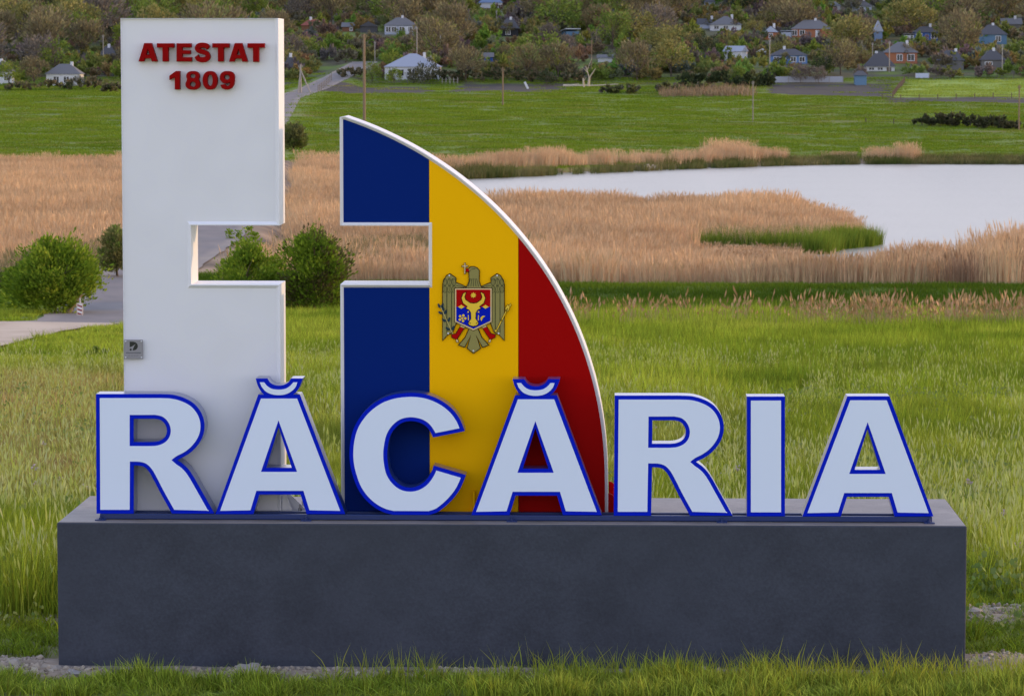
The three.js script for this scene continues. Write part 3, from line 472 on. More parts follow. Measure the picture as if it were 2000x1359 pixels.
// ---------------------------------------------------------------- bare soil and rubble round the plinth
const SOILS = [[-3.75, -1.92, 0.9, 0.2], [-3.3, -0.05, 0.42, 0.26], [-3.15, 0.2, 0.5, 0.2], [3.45, -2.35, 0.5, 0.42], [3.24, -0.38, 0.34, 0.36], [-1.45, 0.26, 0.75, 0.2], [-0.2, 0.22, 0.5, 0.12]];
const inPlinth = (x, z) => x > -3.03 && x < 3.03 && z < 0.05 && z > -1.4;
const soilAt = (x, z) => { let m = 0; for (const [a, b, u, v] of SOILS) m = Math.max(m, 1 - Math.hypot((x - a) / u, (z - b) / v) + 0.35 * noise(x * 5, z * 5, 2)); return m; };
{
  const g = new THREE.PlaneGeometry(9.6, 3.6, 240, 100).rotateX(-Math.PI / 2).translate(0, 0, -0.7), p = g.attributes.position;
  for (let i = 0; i < p.count; i++) { const x = p.getX(i), z = p.getZ(i), s = clamp(soilAt(x, z), 0, 0.5); p.setY(i, ground(x, z) + (s > 0 ? 0.015 + 0.05 * s + 0.02 * fbm(x * 9, z * 9, 1, 3) : -0.03)); }
  colour(g, (x, y, z) => mixc(mixc(C.sand, C.soil, clamp(0.5 + 1.4 * fbm(x * 6, z * 6, 4, 3), 0, 1)), [0.09, 0.06, 0.03], clamp(fbm(x * 3, z * 3, 7, 3) * 1.6, 0, 0.8)));
  g.computeVertexNormals(); structure('soil', g, new THREE.MeshStandardMaterial({ vertexColors: true, roughness: 1, bumpMap: speck, bumpScale: 0.01 }), 'bare sandy soil patches beside the plinth');
  const r = rng(77), spots = [[-1.72, 0.17, 0.085, 'rounded pale rubble stone against the plinth front, largest one'], [-3.02, 0.16, 0.075, 'grey broken stone at the front left plinth corner'], [-2.86, 0.24, 0.05, 'small pale stone just right of the left plinth corner'], [-3.3, 0.02, 0.07, 'flat pale stone in the soil left of the plinth'], [3.14, -0.3, 0.07, 'pale stone beside the front right plinth corner'], [3.28, -2.2, 0.09, 'flat grey slab of rubble in the soil patch at right'], [3.5, -2.4, 0.07, 'small tan stone in the soil patch at right']];
  for (const [x, z, s, label] of spots) {
    const q = new THREE.IcosahedronGeometry(s, 2), pp = q.attributes.position; for (let i = 0; i < pp.count; i++) { const v = new THREE.Vector3().fromBufferAttribute(pp, i), u = v.clone().divideScalar(s), k = 1 + 0.75 * noise(u.x * 1.1 + x * 5, u.y * 1.1, u.z * 1.1 + s * 40) + 0.35 * noise(u.x * 3 + x, u.y * 3, u.z * 3); pp.setXYZ(i, v.x * k * 1.2, v.y * k * 0.6, v.z * k); }
    const m2 = mergeVertices((q.deleteAttribute('normal'), q.deleteAttribute('uv'), q)); m2.computeVertexNormals();
    const o = new THREE.Mesh(m2, std(r() < 0.5 ? [0.30, 0.27, 0.24] : [0.34, 0.29, 0.23], 0.98, { flatShading: true })); o.name = numbered('rubble_stone'); o.castShadow = o.receiveShadow = true; o.position.set(x, ground(x, z) + s * 0.22, z); o.rotation.y = r() * 6; scene.add(tag(o, label, 'stone', 'rubble stones round the plinth'));
  }
}
{
  const r = rng(91), geos = [0, 1, 2].map((k) => { const g = new THREE.IcosahedronGeometry(1, 1), p = g.attributes.position; for (let i = 0; i < p.count; i++) { const v = new THREE.Vector3().fromBufferAttribute(p, i), q = 1 + 0.5 * noise(v.x * 1.3 + k * 9, v.y * 1.3, v.z * 1.3); p.setXYZ(i, v.x * q * 1.2, v.y * q * 0.6, v.z * q); } g.computeVertexNormals(); return g; });
  const o = new THREE.Group(); o.name = numbered('gravel'); tag(o, 'small stones and crumbs of rubble on the bare soil by the plinth', null, null, 'stuff'); scene.add(o);
  const m = new THREE.Matrix4(), q = new THREE.Quaternion(), e = new THREE.Euler(), c = new THREE.Color();
  for (const g of geos) {
    const l = []; for (let i = 0; i < 9000; i++) { const x = -4.4 + 8.8 * r(), z = -2.9 + 3.5 * r(); if (inPlinth(x, z)) continue; const s = soilAt(x, z); if (s > 0.06 + 0.25 * r() || (z > 0.05 && z < 0.2 && Math.abs(x) < 3.1 && r() < 0.35)) l.push([x, z]); }
    const im = new THREE.InstancedMesh(g, std([1, 1, 1], 0.95), l.length); im.name = 'stones'; im.userData.kind = 'stuff'; im.castShadow = im.receiveShadow = true;
    l.forEach(([x, z], i) => { const s = 0.004 + 0.016 * Math.pow(r(), 3) + (r() < 0.03 ? 0.012 : 0); m.compose(new THREE.Vector3(x, ground(x, z) + 0.02 + 0.04 * clamp(soilAt(x, z), 0, 0.5) + s * 0.2, z), q.setFromEuler(e.set(r(), r() * 6, r())), new THREE.Vector3(s, s, s)); im.setMatrixAt(i, m); const k = 0.7 + 0.6 * r(); im.setColorAt(i, c.setRGB(...mixc([0.30 * k, 0.24 * k, 0.18 * k], [0.36 * k, 0.305 * k, 0.23 * k], r()))); });
    o.add(im);
  }
}
// ---------------------------------------------------------------- grass and reeds: tufts of real blades, set out as instances
function blades(r, n, { rad, h, w, bend, hv = 0.35, tone = 0.25, base = [1, 1, 1], heads = 0, headCol = [1.5, 1.3, 0.9], headW = 2.2, segs = 2, tufts = 0, tr = 0.03 }) {
  const pos = [], col = [], hub = Array.from({ length: tufts }, () => { const q = Math.sqrt(r()) * rad, a = r() * 6.283; return [Math.cos(a) * q, Math.sin(a) * q, 0.5 + r(), 0.68 + 0.64 * r()]; });
  const T = (a, b, c, k) => { pos.push(...a, ...b, ...c); for (let i = 0; i < 3; i++) col.push(...k); };
  for (let i = 0; i < n; i++) {
    const hb = tufts ? hub[i % tufts] : [0, 0, 1, 1], q = tufts ? Math.sqrt(r()) * tr : Math.sqrt(r()) * rad, a = r() * 6.283, bx = hb[0] + Math.cos(a) * q, bz = hb[1] + Math.sin(a) * q, L = hb[2] * h * (1 - hv + 2 * hv * r()), f = r() * 6.283, lean = bend * (0.25 + r()), dx = Math.cos(a + (r() - 0.5) * 2.2), dz = Math.sin(a + (r() - 0.5) * 2.2), wx = Math.cos(f) * w / 2, wz = Math.sin(f) * w / 2;
    const k = hb[3] * (1 + (r() * 2 - 1) * tone), kc = [base[0] * k * (1 + 0.25 * (r() - 0.4)), base[1] * k, base[2] * k];
    const pt = (t) => [bx + dx * lean * L * t * t, L * t * (1 - 0.25 * lean * t), bz + dz * lean * L * t * t];
    let prev = pt(0), pw = 1;
    for (let s = 1; s <= segs; s++) {
      const t = s / (segs + (s === segs ? 0 : 0.35)), p = pt(t), cw = s === segs ? 0 : 1 - 0.3 * t;
      const A = [prev[0] - wx * pw, prev[1], prev[2] - wz * pw], B = [prev[0] + wx * pw, prev[1], prev[2] + wz * pw];
      if (cw) { const Cq = [p[0] + wx * cw, p[1], p[2] + wz * cw], D = [p[0] - wx * cw, p[1], p[2] - wz * cw]; T(A, B, Cq, kc); T(A, Cq, D, kc); } else T(A, B, p, kc);
      prev = p; pw = cw;
    }
    if (r() < heads) { const p0 = pt(0.8), p1 = pt(1), e = [p1[0] + dx * 0.04 * L, p1[1] + 0.05 * L, p1[2] + dz * 0.04 * L], hc = headCol.map((c) => c * k), X = wx * headW, Zz = wz * headW, m = [(p0[0] + e[0]) / 2, (p0[1] + e[1]) / 2, (p0[2] + e[2]) / 2]; T(p0, [m[0] + X, m[1], m[2] + Zz], e, hc); T(p0, e, [m[0] - X, m[1], m[2] - Zz], hc); T(p0, [m[0] - Zz, m[1], m[2] + X], e, hc); }
  }
  const g = new THREE.BufferGeometry(); g.setAttribute('position', new THREE.Float32BufferAttribute(pos, 3)); g.setAttribute('color', new THREE.Float32BufferAttribute(col, 3)); g.computeVertexNormals(); return g;
}
const bladeMat = (extra = {}) => new THREE.MeshPhysicalMaterial({ color: 0xffffff, vertexColors: true, roughness: 0.8, specularIntensity: 0.15, side: THREE.DoubleSide, ...extra });
const grassMat = bladeMat({ roughness: 0.9, transmission: 0.4, thickness: 0 }), reedMat = bladeMat({ roughness: 0.85 });
function field(name, label, geos, mat, r, want, place) {        // place(r) -> [x, z, scale, [r,g,b], heightScale] or null
  const lists = geos.map(() => []);
  for (let i = 0; i < want; i++) { const p = place(r); if (p) lists[Math.floor(r() * geos.length)].push(p); }
  const o = new THREE.Group(); o.name = numbered(name); tag(o, label, null, null, 'stuff'); scene.add(o);
  const m = new THREE.Matrix4(), q = new THREE.Quaternion(), up = new THREE.Vector3(0, 1, 0), c = new THREE.Color();
  lists.forEach((l, k) => {
    const im = new THREE.InstancedMesh(geos[k], mat, l.length); im.name = 'blades'; im.castShadow = im.receiveShadow = true; im.userData.kind = 'stuff';
    l.forEach(([x, z, s, rgb, hs = 1, dy = 0], i) => { m.compose(new THREE.Vector3(x, ground(x, z) - 0.01 + dy, z), q.setFromAxisAngle(up, r() * 6.283), new THREE.Vector3(s, s * hs, s)); im.setMatrixAt(i, m); im.setColorAt(i, c.setRGB(...rgb)); });
    o.add(im);
  });
  return o;
}
const brighter = 1;
const randIn = (r, d0, d1, pw, m = 60) => { const d = d0 * Math.pow(d1 / d0, Math.pow(r(), pw)); const px = -m + r() * (2000 + 2 * m); return [px, d, colX(px, d)]; };
const G = { a: [0.30, 0.385, 0.030], b: [0.165, 0.255, 0.016], c: [0.41, 0.46, 0.06], dry: [0.43, 0.315, 0.135], straw: [0.42, 0.33, 0.16] };
{
  const r = rng(11);
  const near1 = [0, 1, 2].map(() => blades(r, 210, { rad: 0.36, h: 0.19, w: 0.0056, bend: 0.42, tone: 0.5, tufts: 15, tr: 0.045 }));
  const hollow = (x, z) => fbm(x * 0.62, z * 0.5, 2.2, 4);
  const tint = (x, z, px, d) => {
    const n = fbm(x * 0.28, z * 0.14, 4.4, 3), w = noise(x * 1.7, z * 1.2, 8), left = 1 - sstep(px, 120, 620);
    let c = mixc(G.a, n > 0 ? G.c : G.b, clamp(Math.abs(n) * 3.0, 0, 1));
    const dry = clamp(left * sstep(d, 32, 42) * (1 - sstep(d, 74, 96)) * 0.95 + 0.35 * Math.max(0, fbm(x * 0.2 + 9, z * 0.1, 1.1, 3) - 0.12) + (0.25 * Math.exp(-(((d - 52) / 7) ** 2)) * sstep(px, 500, 640) * (1 - sstep(px, 1300, 1600))), 0, 0.92);
    c = mixc(c, G.dry, dry * clamp(0.75 + w, 0.25, 1));
    const hl = hollow(x, z); return mixc(c, G.b, clamp(-hl * 2.2, 0, 0.7) * (1 - dry));  // hollows take a darker green, painting in the shade between clumps
  };
  field('meadow_grass', 'green meadow grass around and behind the plinth', near1, grassMat, r, 13000, (r) => {
    const [px, d, x] = randIn(r, 22.2, 62, 0.88, 90), z = EYE.z - d;
    if (inPlinth(x, z) || (z > -0.05) || soilAt(x, z) > 0.03 || (d < 24.2 && noise(x * 2.6, z * 2.6, 15) < 0.02 + 0.1 * r())) return null;
    const n = hollow(x, z), left = 1 - sstep(px, 150, 600), sh = 1 - 0.55 * left * sstep(d, 32, 44);
    if (left * sstep(d, 33, 45) * 0.45 > r()) return null;
    return [x, z, 0.9 + 0.5 * r() + Math.max(0, (d - 26) * 0.006), tint(x, z, px, d), clamp((0.85 + n * 2.4) * sh * (d < 24.15 ? 0.38 : d < 27 ? 1.25 : 0.9), 0.2, 1.9)];
  });
  const far1 = [0, 1, 2].map(() => blades(r, 210, { rad: 0.85, h: 0.25, w: 0.015, bend: 0.36, tone: 0.5, segs: 2, tufts: 20, tr: 0.13 }));
  field('meadow_grass', 'green meadow sloping down to the dike', far1, grassMat, r, 14000, (r) => {
    const [px, d, x] = randIn(r, 54, 202, 0.62, 40), z = EYE.z - d;
    if (d > 66 && onPath(TRACK, x, d)[0] < 3.7) return null; if (px > 480 && d > 183 + 6 * noise(px * 0.01, 3, 9)) return null;
    if (d > 150 && onPath(ROAD, x, d)[0] < 3.6) return null;
    if (px < 200 && d > 135 && d < 150 && r() < 0.5) return null;
    const n = hollow(x * 0.5, z * 0.5), left = 1 - sstep(px, 150, 600);
    return [x, z, (0.9 + 0.5 * r()) * (0.8 + d * 0.0022), tint(x * 0.6, z * 0.6, px, d), clamp((0.8 + n * 2.3) * (1 - 0.5 * left), 0.2, 1.8)];
  });
  // seed heads and straw standing in the meadow
  const seed = [0, 1].map(() => blades(r, 5, { rad: 0.12, h: 0.28, w: 0.0045, bend: 0.35, tone: 0.2, heads: 1, base: [1.0, 1.0, 0.9], headCol: [1.15, 1.15, 1.6], headW: 3.2 }));
  field('seeding_grass', 'pale seed heads among the meadow grass', seed, grassMat, r, 9000, (r) => {
    const [px, d, x] = randIn(r, 23.5, 100, 0.8, 40), z = EYE.z - d; if (inPlinth(x, z) || fbm(x * 0.4, z * 0.2, 6.6, 2) < -0.02) return null;
    return [x, z, 0.9 + 0.5 * r() + d * 0.004, mixc(G.c, [0.46, 0.48, 0.16], r()), 0.9 + 0.4 * r()];
  });
  // the strip of long grass right before the plinth
  const fore = [0, 1, 2].map(() => blades(r, 13, { rad: 0.035, h: 0.115, w: 0.006, bend: 0.8, tone: 0.5, segs: 3 }));
  field('foreground_grass', 'grass blades in front of the plinth', fore, grassMat, r, 3000, (r) => {
    const x = -3.9 + r() * 7.9 + 0.05, z = 0.06 + r() * 0.95; if (soilAt(x, z) > 0.12 + 0.3 * r()) return null;
    const edge = sstep(z, 0.16, 0.5), right = sstep(x, -0.6, 0.6); if (z < 0.22 && r() > 0.12 * right) return null;
    if (z < 0.34 && r() > 0.10 + 0.45 * right) return null;
    return [x, z, 0.8 + 0.5 * r(), mixc(mixc(G.b, G.a, 0.4), G.c, clamp(r() * 0.7 + 0.35 * right, 0, 1)), clamp(0.2 + 0.55 * edge + 0.35 * right + 1.1 * noise(x * 2.3, z * 2.3, 5) + 0.35 * (r() - 0.5), 0.2, 1.8)];
  });
  field('foreground_grass', 'long grass before the right half of the plinth', [blades(r, 6, { rad: 0.05, h: 0.165, w: 0.0055, bend: 0.55, tone: 0.3, segs: 3, heads: 0.08, headCol: [1.8, 1.4, 1.8], headW: 1.6 })], grassMat, r, 520, (r) => {
    const x = -1.2 + r() * 4.9, z = 0.14 + r() * 0.5; if (r() > 0.25 + 0.75 * sstep(x, -0.5, 1.6)) return null;
    return [x, z, 0.8 + 0.5 * r(), mixc(G.a, G.c, r()), 0.7 + 0.6 * r()];
  });
  // broad-leaved herbs dotting the meadow at right
  const herb = (() => { const l = []; for (let i = 0; i < 22; i++) { const g = new THREE.CircleGeometry(0.013 + 0.013 * r(), 5); g.rotateX(-0.9 + r() * 1.2); g.rotateY(r() * 6.28); const a = r() * 6.28, q = 0.12 * Math.sqrt(r()); g.translate(Math.cos(a) * q, 0.04 + 0.20 * r(), Math.sin(a) * q); l.push(g); } const g = merge(l); return colour(g, (x, y, z, i) => { const k = 0.8 + 0.4 * ((Math.floor(i / 15) * 0.37) % 1); return [k, k, k]; }); })();
  field('herbs', 'grey green broad leaved herbs in the meadow', [herb], grassMat, r, 5000, (r) => {
    const [px, d, x] = randIn(r, 23.5, 70, 0.8, 40), z = EYE.z - d; if (inPlinth(x, z) || soilAt(x, z) > 0.1 || fbm(x * 0.35, z * 0.16, 3.3, 3) < 0.03) return null; if (px < 700 && d > 32 && r() < 0.7) return null;
    return [x, z, 0.7 + 0.6 * r(), mixc([0.17, 0.27, 0.06], [0.28, 0.33, 0.11], r()), 0.8 + 0.5 * r()];
  });
  field('wild_flowers', 'tiny pale lilac flowers in the meadow', [(() => { const l = []; for (let i = 0; i < 8; i++) { const g = new THREE.IcosahedronGeometry(0.012, 0); const a = r() * 6.28, q = 0.05 * r(); g.translate(Math.cos(a) * q, 0.19 + 0.06 * r(), Math.sin(a) * q); l.push(g); } return colour(merge(l), () => [1, 1, 1]); })()], grassMat, r, 320, (r) => {
    const [px, d, x] = randIn(r, 24, 60, 0.9, 20), z = EYE.z - d; if (inPlinth(x, z) || fbm(x * 0.3, z * 0.2, 12, 2) < 0.05) return null; return [x, z, 0.8 + 0.5 * r(), mixc([0.55, 0.42, 0.55], [0.6, 0.55, 0.5], r()), 1];
  });
  // dike and its fringe of dry reed
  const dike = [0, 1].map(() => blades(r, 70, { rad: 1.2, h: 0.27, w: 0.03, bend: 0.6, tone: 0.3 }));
  field('dike_grass', 'green grass on the dike before the reeds, darkened for its shaded slope', dike, grassMat, r, 5500, (r) => { const px = -40 + r() * 2080, d = (px0 => px0 > 480 ? 184 + r() * 35 : 197 + r() * 22)(px), x = colX(px, d); if (onPath(ROAD, x, d)[0] < 4) return null; const n = fbm(x * 0.06, d * 0.3, 2, 3); return [x, EYE.z - d, 0.9 + 0.5 * r(), mixc([0.085, 0.16, 0.010], [0.17, 0.25, 0.018], clamp(0.25 + n * 2.2, 0, 1)), 0.7 + 0.5 * r()]; });  // greens darkened to imitate the shaded dike face
  const fringe = [0, 1].map(() => blades(r, 5, { rad: 0.5, h: 1.05, w: 0.018, bend: 0.25, tone: 0.25, heads: 0.9, headCol: [1.35, 1.1, 1.0], headW: 5 }));
  field('dry_reeds', 'thin fringe of pale plumed reeds before the dike', fringe, reedMat, r, 850, (r) => { const px = 1100 + r() * 940, d = 150 + r() * 17, x = colX(px, d); const band = 0.15 + 0.6 * Math.max(0, noise(px * 0.012, 2, 1)) + (px > 1560 ? 0.35 : 0); if (r() > band) return null; return [x, EYE.z - d, 0.7 + 0.5 * r(), mixc([0.42, 0.30, 0.18], [0.30, 0.24, 0.10], r()), 0.8 + 0.5 * r()]; });
  // the reed bed
  const reeds = [0, 1, 2].map(() => blades(r, 170, { rad: 1.75, h: 2.3, w: 0.04, bend: 0.13, tone: 0.15, hv: 0.12, heads: 0.2, headCol: [1.12, 1.07, 1.02], headW: 1.6 }));
  field('reed_bed', 'wide bed of dry tan reeds around the pond', reeds, reedMat, r, 22000, (r) => {
    const d = Math.sqrt(lerp(212 * 212, 545 * 545, r())), px = -60 + r() * 2120, x = colX(px, d), z = EYE.z - d, sh = shoreD(px);
    if (d > sh + 22) return null;
    if (d > 240 && d < 545 && (pondIn(x, d) > 0 || away(POND, x, d) < 1.5)) return null;
    let bank = 1; const [q] = onPath(ROAD, x, d); if (q < 7) return null;
    if (d > sh - 4) { const nb = noise(px * 0.011, d * 0.03, 5) + 0.6 * noise(px * 0.04, d * 0.1, 8); bank = px < 700 ? (d < sh + 16 ? 1 : 0) : px < 1345 ? sstep(1.1 + nb - (d - sh) / 22, 0, 0.5) : sstep(nb * 0.7 + Math.max(sstep(px, 1340, 1400) * (1 - sstep(px, 1480, 1560)), 0.9 * sstep(px, 1670, 1730) * (1 - sstep(px, 1780, 1850)), 0.16) - (d - sh) / 26, 0.1, 0.7); if (r() > bank) return null; }
    if (px > 1362 && px < 1712 && d > 283 && d < 294 + 7 * noise(px * 0.03, 2, 2) && r() > 0.1 + 0.9 * sstep(px, 1440, 1370)) return null;   // the green stand takes this
    const n = fbm(x * 0.05, z * 0.03, 6, 3), m = fbm(x * 0.02, z * 0.012, 3, 2);
    let c = mixc([0.645, 0.46, 0.26], n > 0 ? [0.75, 0.54, 0.30] : [0.52, 0.365, 0.205], clamp(Math.abs(n) * 2.6, 0, 1));
    if (d < 236 && px > 1330) c = mixc(c, [0.22, 0.12, 0.075], clamp(0.2 + 2.2 * noise(px * 0.012, 4, 3), 0, 0.75));
    if (m > 0.16 && r() < 0.3) c = mixc(c, [0.14, 0.16, 0.05], 0.7);
    const tip = px > 1440 && d > 296 && d < 360 ? 0.5 + 0.5 * sstep(away(POND, x, d), 1.5, 8) : px > 1330 && px < 1720 && d > 244 && d < 285 ? 0.4 : 1; const tall = tip *  (px > 1830 && d < 275 ? 1 + 0.18 * sstep(px, 1850, 2000) : 1);
    return [x, z, 0.8 + 0.4 * r(), c, (0.85 + 0.25 * r() + 0.5 * n) * tall * (d > sh - 4 ? (0.3 + 0.45 * bank) * (0.7 + 0.6 * r()) : 1), d < 460 ? Math.max(0, -12.3 - ground(x, z)) : 0];
  });
  const green = [0, 1].map(() => blades(r, 16, { rad: 0.6, h: 1.35, w: 0.045, bend: 0.3, tone: 0.3 }));
  field('green_reeds', 'fresh green reeds at the tip of the reed island', green, grassMat, r, 4600, (r) => {
    const px = 1330 + r() * 385, d = 284 + r() * (11 + 5 * sstep(px, 1500, 1650)), x = colX(px, d), w = pondIn(x, d); if (w > 1.5) return null; if (px < 1430 && r() > (px - 1340) / 90) return null;
    return [x, EYE.z - d, 0.8 + 0.5 * r(), mixc([0.13, 0.22, 0.02], [0.24, 0.31, 0.04], r()), 0.8 + 0.4 * r(), Math.max(0, -12.2 - ground(x, EYE.z - d))];
  });
  field('bank_rushes', 'dark green rushes along the far shore of the pond', green, grassMat, r, 9000, (r) => {
    const px = 840 + r() * 1220, sh = shoreD(px), d = sh - 5 + r() * 9, x = colX(px, d), n = noise(px * 0.013, 3, 3); if (px > 1000 && px < 1330 && r() > 0.25 + n) return null; if (r() < 0.45 + 1.2 * noise(px * 0.03, 7, 1)) return null; if (px > 1500 && px < 1640 && r() < 0.5) return null;
    return [x, EYE.z - d, 0.8 + 0.5 * r(), mixc([0.09, 0.125, 0.025], [0.25, 0.22, 0.09], clamp(r() * 0.9 + n, 0, 1)), (0.6 + 0.6 * r()) * (px > 1320 ? 0.7 : 1.0), Math.max(0, -12.1 - ground(x, EYE.z - d))];
  });
  // grazed pasture beyond
  const past = [0, 1, 2].map(() => blades(r, 100, { rad: 2.5, h: 0.26, w: 0.10, bend: 0.9, tone: 0.2, segs: 2 }));
  field('pasture_grass', 'short green grass of the pasture beyond the pond', past, grassMat, r, 12500, (r) => {
    const d = Math.sqrt(lerp(468 * 468, 758 * 758, r())), px = -60 + r() * 2120, x = colX(px, d); if (d < shoreD(px) + 6 || onPath(ROAD, x, d)[0] < 4) return null;
    if (PLOTS.some((p) => inside(p, x, d))) { if (r() > 0.05) return null; }
    const b = fbm(x * 0.035, d * 0.16, 5.5, 4), o = fbm(x * 0.12, d * 0.4, 1.5, 3);
    let c = mixc([0.20, 0.30, 0.020], b > 0 ? [0.235, 0.325, 0.028] : [0.15, 0.235, 0.014], clamp(Math.abs(b) * 3, 0, 1)); c = mixc(c, G.dry, clamp(o * 1.3 - 0.12, 0, 0.4));
    if (inside(GREENPLOT, x, d)) c = mixc([0.38, 0.47, 0.08], c, 0.15);
    return [x, EYE.z - d, 0.8 + 0.6 * r(), c, clamp(0.85 + b * 0.7, 0.4, 1.3)];
  });
}
// ---------------------------------------------------------------- shrubs and trees
const TONE = { brown: [[0.2651, 0.2148, 0.1103], [0.2022, 0.1671, 0.0914], [0.3208, 0.2784, 0.126]], rust: [[0.2838, 0.2106, 0.1025], [0.2193, 0.1782, 0.0914], [0.2451, 0.2674, 0.0945]], olive: [[0.3, 0.27, 0.0826], [0.225, 0.225, 0.0674], [0.375, 0.3224, 0.105]], green: [[0.2156, 0.2875, 0.0504], [0.1581, 0.2229, 0.0403], [0.2731, 0.3378, 0.0646]], lime: [[0.28, 0.33, 0.045], [0.22, 0.28, 0.04], [0.32, 0.35, 0.06]], grey: [[0.225, 0.1874, 0.1424], [0.18, 0.1576, 0.1276], [0.27, 0.225, 0.165]], dark: [[0.0646, 0.0862, 0.0316], [0.0504, 0.0719, 0.0287], [0.1006, 0.115, 0.0431]], shrub: [[0.25, 0.35, 0.0225], [0.1625, 0.2562, 0.0175], [0.3625, 0.4375, 0.0375]] };
const barkMat = std([0.10, 0.075, 0.055], 0.95), leafMat = new THREE.MeshPhysicalMaterial({ vertexColors: true, roughness: 0.9, specularIntensity: 0.2, transmission: 0.35, thickness: 0, side: THREE.DoubleSide });
function foliage(r, { n, rx, ry, y0, leaf, tone, clumps = 26, long = 1.6, up = 0.3, open = 0 }) {   // leaf and twig faces gathered in clumps through an uneven crown
  const pos = [], col = [], cl = [];
  for (let i = 0; i < clumps; i++) { const a = r() * 6.283, e = Math.acos(1 - 1.55 * r()), q = (0.45 + 0.55 * Math.sqrt(r())) * (Math.cos(e) < 0 ? 0.82 : 1); cl.push([Math.cos(a) * Math.sin(e) * q * rx, y0 + Math.cos(e) * q * ry, Math.sin(a) * Math.sin(e) * q * rx, (0.22 + 0.22 * r()) * Math.min(rx, ry), r()]); }
  const v = new THREE.Vector3(), u = new THREE.Vector3(), w = new THREE.Vector3();
  for (let i = 0; i < n; i++) {
    const k = cl[Math.floor(r() * clumps)], a = r() * 6.283, e = Math.acos(2 * r() - 1), q = Math.pow(r(), 0.45) * k[3] * (r() < 0.12 ? 1.5 : 1), x = k[0] + Math.cos(a) * Math.sin(e) * q, y = Math.max(0.1, k[1] + Math.cos(e) * q), z = k[2] + Math.sin(a) * Math.sin(e) * q;
    u.set(x / rx + (r() - 0.5) * 1.4, (y - y0) / ry * 0.6 + up + (r() - 0.5) * 0.9, z / rx + (r() - 0.5) * 1.4).normalize(); v.set(r() - 0.5, r() - 0.5, r() - 0.5).cross(u).normalize();
    const s = leaf * (0.55 + 0.9 * r()), L = s * long, t = tone[Math.floor((k[4] * 1.7 + r() * 1.3) % 3)], m = 0.75 + 0.5 * r();
    u.multiplyScalar(L); v.multiplyScalar(s * 0.5); w.set(x, y, z);
    pos.push(x - v.x * 0.4, y - v.y * 0.4, z - v.z * 0.4, x + v.x + u.x * 0.5, y + v.y + u.y * 0.5, z + v.z + u.z * 0.5, x + u.x, y + u.y, z + u.z, x - v.x * 0.4, y - v.y * 0.4, z - v.z * 0.4, x + u.x, y + u.y, z + u.z, x - v.x + u.x * 0.45, y - v.y + u.y * 0.45, z - v.z + u.z * 0.45);
    for (let j = 0; j < 6; j++) col.push(t[0] * m, t[1] * m, t[2] * m);
  }
  const g = new THREE.BufferGeometry(); g.setAttribute('position', new THREE.Float32BufferAttribute(pos, 3)); g.setAttribute('color', new THREE.Float32BufferAttribute(col, 3)); g.computeVertexNormals(); return g;
}
function limbs(r, h, crownR, y0, ry, n, t0, many = 1) {
  const l = [bar([0, -0.4, 0], [0.1 * h * (r() - 0.5), y0 * 0.7, 0.1 * h * (r() - 0.5)], t0, t0 * 0.75, 7)];
  for (let i = 0; i < n; i++) { const a = i / n * 6.283 + r(), b = [0.03 * h * (r() - 0.5), y0 * (0.35 + 0.4 * r()), 0.03 * h * (r() - 0.5)], c = [Math.cos(a) * crownR * (0.5 + 0.35 * r()), y0 + ry * (0.1 + 0.7 * r()), Math.sin(a) * crownR * (0.5 + 0.35 * r())]; l.push(bar(b, c, t0 * 0.5, t0 * 0.12, 5)); if (many > 1) for (let k = 0; k < many; k++) { const m = 0.45 + 0.4 * r(), p = b.map((q, j) => lerp(q, c[j], m)); l.push(bar(p, [p[0] + (r() - 0.5) * crownR * 0.7, p[1] + r() * ry * 0.6, p[2] + (r() - 0.5) * crownR * 0.7], t0 * 0.22, t0 * 0.06, 4)); } }
  return merge(l);
}
